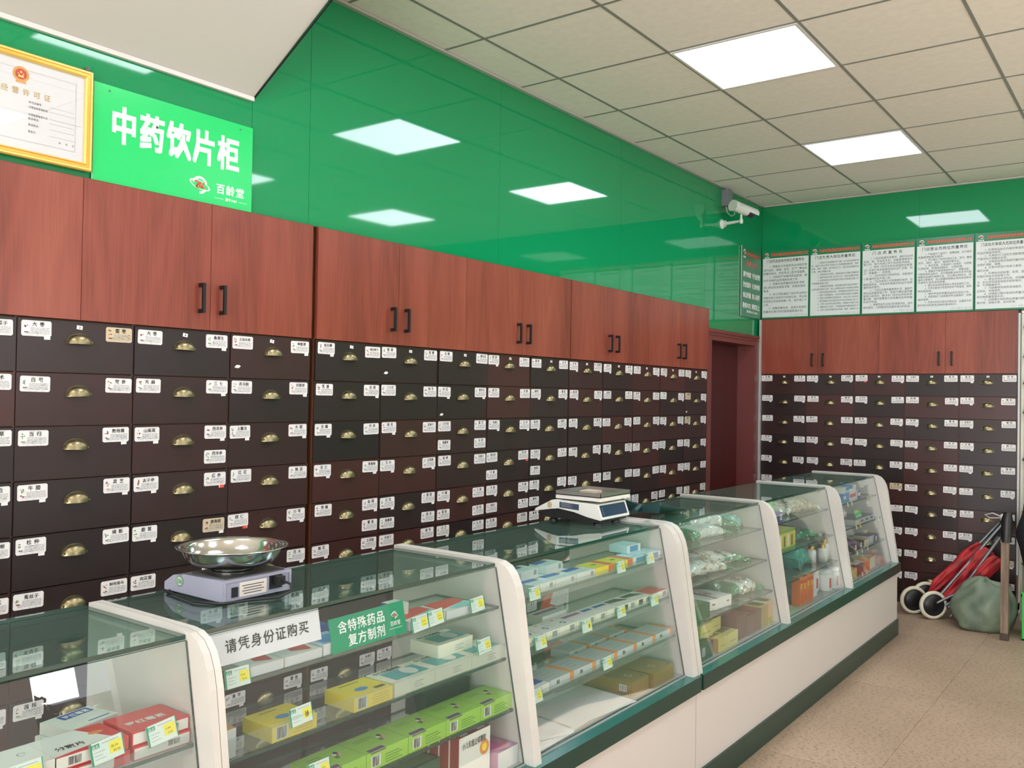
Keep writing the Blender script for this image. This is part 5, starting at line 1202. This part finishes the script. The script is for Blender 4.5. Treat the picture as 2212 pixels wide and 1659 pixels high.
# ------------------------------------------------------------------ things by the far cabinet
# folded pushchair
t = thing('folded_pushchair', 'folded red pushchair with cream tyred wheels leaning against the far herb cabinet', 'pushchair', (-1.3, 6.68, 0))
o = t.location
def wheel(c, ax):
    wr = link('wheel', None, t, Vector(c)-o); wr.empty_display_size = .02
    ax = Vector(ax).normalized(); u_ = ax.cross(Z3).normalized(); v_ = ax.cross(u_)
    R3 = Matrix((u_, v_, ax)).transposed()
    def lat(prof, mt, nm):
        m = MB().lathe(prof, (0,0,0), 32); m.v = [tuple(R3 @ Vector(p)) for p in m.v]
        link(nm, m.mesh(nm, [mt]), wr)
    lat([(.074,-.012),(.086,-.014),(.094,-.008),(.096,0),(.094,.008),(.086,.014),(.074,.012),(.074,-.012)], tyre_m, 'tyre')
    lat([(.0,-.010),(.02,-.012),(.03,-.006),(.075,-.009),(.075,.009),(.03,.006),(.02,.012),(0,.010)], black_m, 'hub')
wheel((-1.452, 6.690, .099), (.62, -.78, .0)); wheel((-1.312, 6.620, .097), (.62, -.78, .0)); wheel((-1.40, 6.80, .12), (.62, -.78, .0))
top = Vector((-.90, 6.86, .69))
def ln(a, b, r, mt, nm): part(nm, MB().tube([a, b], r, 10), mt, t, off=o)
ln((-1.38, 6.74, .12), (-.955, 6.90, .66), .011, tube_m, 'frame_tube'); ln((-1.30, 6.66, .13), (-.93, 6.83, .66), .011, tube_m, 'frame_tube'); ln((-1.22, 6.64, .09), (-.90, 6.82, .64), .011, tube_m, 'frame_tube')
ln((-1.36, 6.72, .10), (-1.20, 6.74, .20), .009, tube_m, 'cross_strut'); ln((-1.31, 6.63, .10), (-1.17, 6.68, .19), .009, tube_m, 'cross_strut'); ln((-1.24, 6.62, .10), (-1.10, 6.68, .22), .008, tube_m, 'cross_strut')
ln((-1.20, 6.58, .04), (-1.10, 6.66, .19), .007, tube_m, 'rear_strut'); ln((-1.16, 6.60, .04), (-1.06, 6.68, .19), .007, tube_m, 'rear_strut')
ln((-1.38, 6.72, .105), (-1.31, 6.65, .10), .012, tube_m, 'axle')
ln((-1.00, 6.84, .56), (-.90, 6.87, .70), .020, black_m, 'grip'); ln((-.975, 6.80, .54), (-.88, 6.84, .68), .020, black_m, 'grip'); ln((-.93, 6.78, .58), (-.87, 6.83, .69), .022, black_m, 'grip')
def fold(a, b, w0, w1, seed, nm):
    a = Vector(a); b = Vector(b); d = (b-a); n1 = d.normalized().cross(Vector((.62,-.78,0))).normalized(); n2 = Vector((.62,-.78,0))
    m = MB(); nu, nv = 24, 36; vs = []
    for i in range(nu+1):
        f = i/nu; wd = w0 + (w1-w0)*f; wd *= .35+.65*min(1, f*6)*min(1, (1-f)*5+.35)
        for j in range(nv):
            an = 2*PI*j/nv; r = 1 + .34*noise.noise(Vector((f*4+seed, math.cos(an)*2.2, math.sin(an)*2.2))) + .20*math.sin(an*6+f*4+seed)*(.6+.4*math.sin(f*9))
            vs.append(a + d*f + n1*math.cos(an)*wd*r + n2*math.sin(an)*.024*r)
    m.add(vs, [(i*nv+j, i*nv+(j+1) % nv, (i+1)*nv+(j+1) % nv, (i+1)*nv+j) for i in range(nu) for j in range(nv)], 0, True)
    m.add([vs[j] for j in range(nv)], [tuple(range(nv))], 0); m.add([vs[nu*nv+j] for j in range(nv)], [tuple(range(nv))], 0)
    part(nm, m, red_cloth, t, off=o)
fold((-1.36, 6.74, .155), (-1.055, 6.85, .50), .035, .062, 1, 'seat_fabric'); fold((-1.26, 6.68, .13), (-1.00, 6.80, .48), .035, .055, 5, 'seat_fabric'); fold((-1.19, 6.66, .11), (-.945, 6.77, .44), .03, .05, 9, 'hood_fabric')
m = MB()
for k in range(3): m.tube([(-.90+.03*math.cos(a), 6.84+.03*math.sin(a)*.6-.02, .70+.008*k+.012*math.sin(a*2+k)) for a in [2*PI*i/12 for i in range(13)]], .0035, 6)
m.tube([(-.92, 6.80, .71), (-.98, 6.79, .735), (-1.03, 6.80, .72), (-1.0, 6.80, .70), (-.94, 6.81, .705)], .004, 6)
part('tie_string', m, mat('white string', (214,214,214), .6), t, off=o)
# sack on the floor
t = thing('grain_sack', 'grey green stuffed sack slumped on the floor below the pushchair', 'sack', (-.98, 6.58, 0))
m = MB(); nu, nv = 44, 64; vs = []
for i in range(nu+1):
    f = i/nu; an0 = PI*f
    for j in range(nv):
        a = 2*PI*j/nv
        r = math.sin(an0)**(.5 if f < .5 else .8); p = Vector((math.cos(a)*.17*r, math.sin(a)*.13*r, .160 - .168*math.cos(an0)))
        k = 1 + .22*noise.noise(Vector((p.x*6, p.y*6, p.z*4+2))) + .10*(.35-abs(noise.noise(Vector((p.x*13, p.y*13+3, p.z*6)))))
        k += .045*math.sin(a*9 + 5*noise.noise(Vector((f*3, a, 1))))*math.sin(PI*f)**2*(.3+f)
        da = math.atan2(math.sin(a+2.2), math.cos(a+2.2)); k += .42*math.exp(-(da/.28)**2)*math.exp(-(p.z/.05)**2)
        p.x *= k*(1.06-.25*max(0, f-.55)); p.y *= k; p.z = max(.0, p.z*(1+.10*noise.noise(Vector((p.x*9, p.y*9, 7)))) + .012*math.sin(a*5)*f)
        vs.append(p + Vector((-.985, 6.54, 0)))
m.add(vs, [(i*nv+j, i*nv+(j+1) % nv, (i+1)*nv+(j+1) % nv, (i+1)*nv+j) for i in range(nu) for j in range(nv)], 0, True)
part('sack_body', m, sack_m, t, off=t.location)
# wooden post
t = thing('wooden_prop', 'upright weathered wooden stick with a black sleeve on top beside the sack', 'stick', (-.844, 6.34, 0))
part('shaft', MB().box(-.866, -.824, 6.32, 6.36, 0, .625), plank_m, t, .004, off=t.location)
m = MB().tube([(-.841, 6.34, .61), (-.837, 6.342, .75), (-.831, 6.345, .795)], [.030, .032, .022], 14); part('sleeve', m, black_m, t, off=t.location)
part('foot', MB().box(-.869, -.821, 6.316, 6.364, 0, .045), mat('dark wood foot', (70,58,50), .7), t, .003, off=t.location)
# dark bag, green crate, shelf unit at the right edge
navy_cloth = mat('dark navy cloth', (26, 30, 38), .7)
noise_color(navy_cloth, (18, 22, 28), (36, 40, 48), (8,8,8), 4, bump=.3)
t = thing('dark_bag', 'dark navy cloth bag at the right picture edge behind the wooden stick', 'bag', (-.58, 6.62, .30))
m = MB(); nu, nv = 14, 20; vs = []
for i in range(nu+1):
    f = i/nu
    for j in range(nv):
        a = 2*PI*j/nv; r = math.sin(PI*(.06+.88*f))**.4
        k = 1 + .1*noise.noise(Vector((math.cos(a)*2, math.sin(a)*2, f*5)))
        vs.append((-.58 + math.cos(a)*.235*r*k, 6.64 + math.sin(a)*.12*r*k, .302 + f*.66))
m.add(vs, [(i*nv+j, i*nv+(j+1) % nv, (i+1)*nv+(j+1) % nv, (i+1)*nv+j) for i in range(nu) for j in range(nv)], 0, True)
m.add([vs[j] for j in range(nv)], [tuple(range(nv-1,-1,-1))], 0); m.add([vs[nu*nv+j] for j in range(nv)], [tuple(range(nv))], 0)
part('bag_body', m, navy_cloth, t, off=t.location)
part('strap', MB().tube([(-.68, 6.60, .93), (-.70, 6.62, 1.04), (-.58, 6.66, 1.14), (-.48, 6.62, 1.04), (-.48, 6.60, .93)], .014, 8), navy_cloth, t, off=t.location)
crate_m = mat('bright green plastic', (52, 176, 72), .4)
t = thing('green_crate', 'bright green plastic crate at the right picture edge', 'crate', (-.55, 6.60, 0))
m = MB(); m.box(-.757, -.34, 6.40, 6.80, 0, .01); m.box(-.757, -.34, 6.40, 6.412, 0, .288); m.box(-.757, -.34, 6.788, 6.80, 0, .288); m.box(-.757, -.745, 6.412, 6.788, 0, .288); m.box(-.352, -.34, 6.412, 6.788, 0, .288)
part('crate_shell', m, crate_m, t, .003, off=t.location)
m = MB()
m.box(-.763, -.334, 6.394, 6.402, .27, .288); m.box(-.763, -.757, 6.394, 6.806, .27, .288)
part('rim', m, crate_m, t, off=t.location)
part('lid', MB().box(-.759, -.338, 6.398, 6.802, .289, .300), crate_m, t, .002, off=t.location)
shelf_white = mat('cream shelf board', (206, 204, 186), .5)
t = thing('open_shelf', 'cream open shelf unit standing right of the far herb cabinet', 'shelf', (-.40, 7.06, 0))
o = t.location
part('side_board', MB().box(-.842, -.826, 6.98, 7.085, 0, 2.09), shelf_white, t, off=o); part('side_board', MB().box(.38, .40, 6.80, 7.085, 0, 2.09), shelf_white, t, off=o)
part('back_board', MB().box(-.826, .38, 7.07, 7.085, 0, 2.09), shelf_white, t, off=o)
for z in (.40, .75, 1.10, 1.42, 1.62, 1.80, 2.0):
    part('shelf_board', MB().box(-.826, .38, 6.93, 7.07, z, z+.012), [glass_shelf, ] if z > 1 else shelf_white, t, off=o)
    m = MB(); m.box(-.826, -.80, 6.93, 7.07, z-.012, z); part('shelf_bracket', m, black_m, t, off=o)
t = solo('green_tub', MB().lathe([(0,0),(.05,0),(.055,.09),(.05,.095),(0,.095)], (-.76, 7.0, 1.4325), 20), mat('teal tub', (30,120,84), .35), 'small green tub on the open shelf at the right picture edge', 'tub')
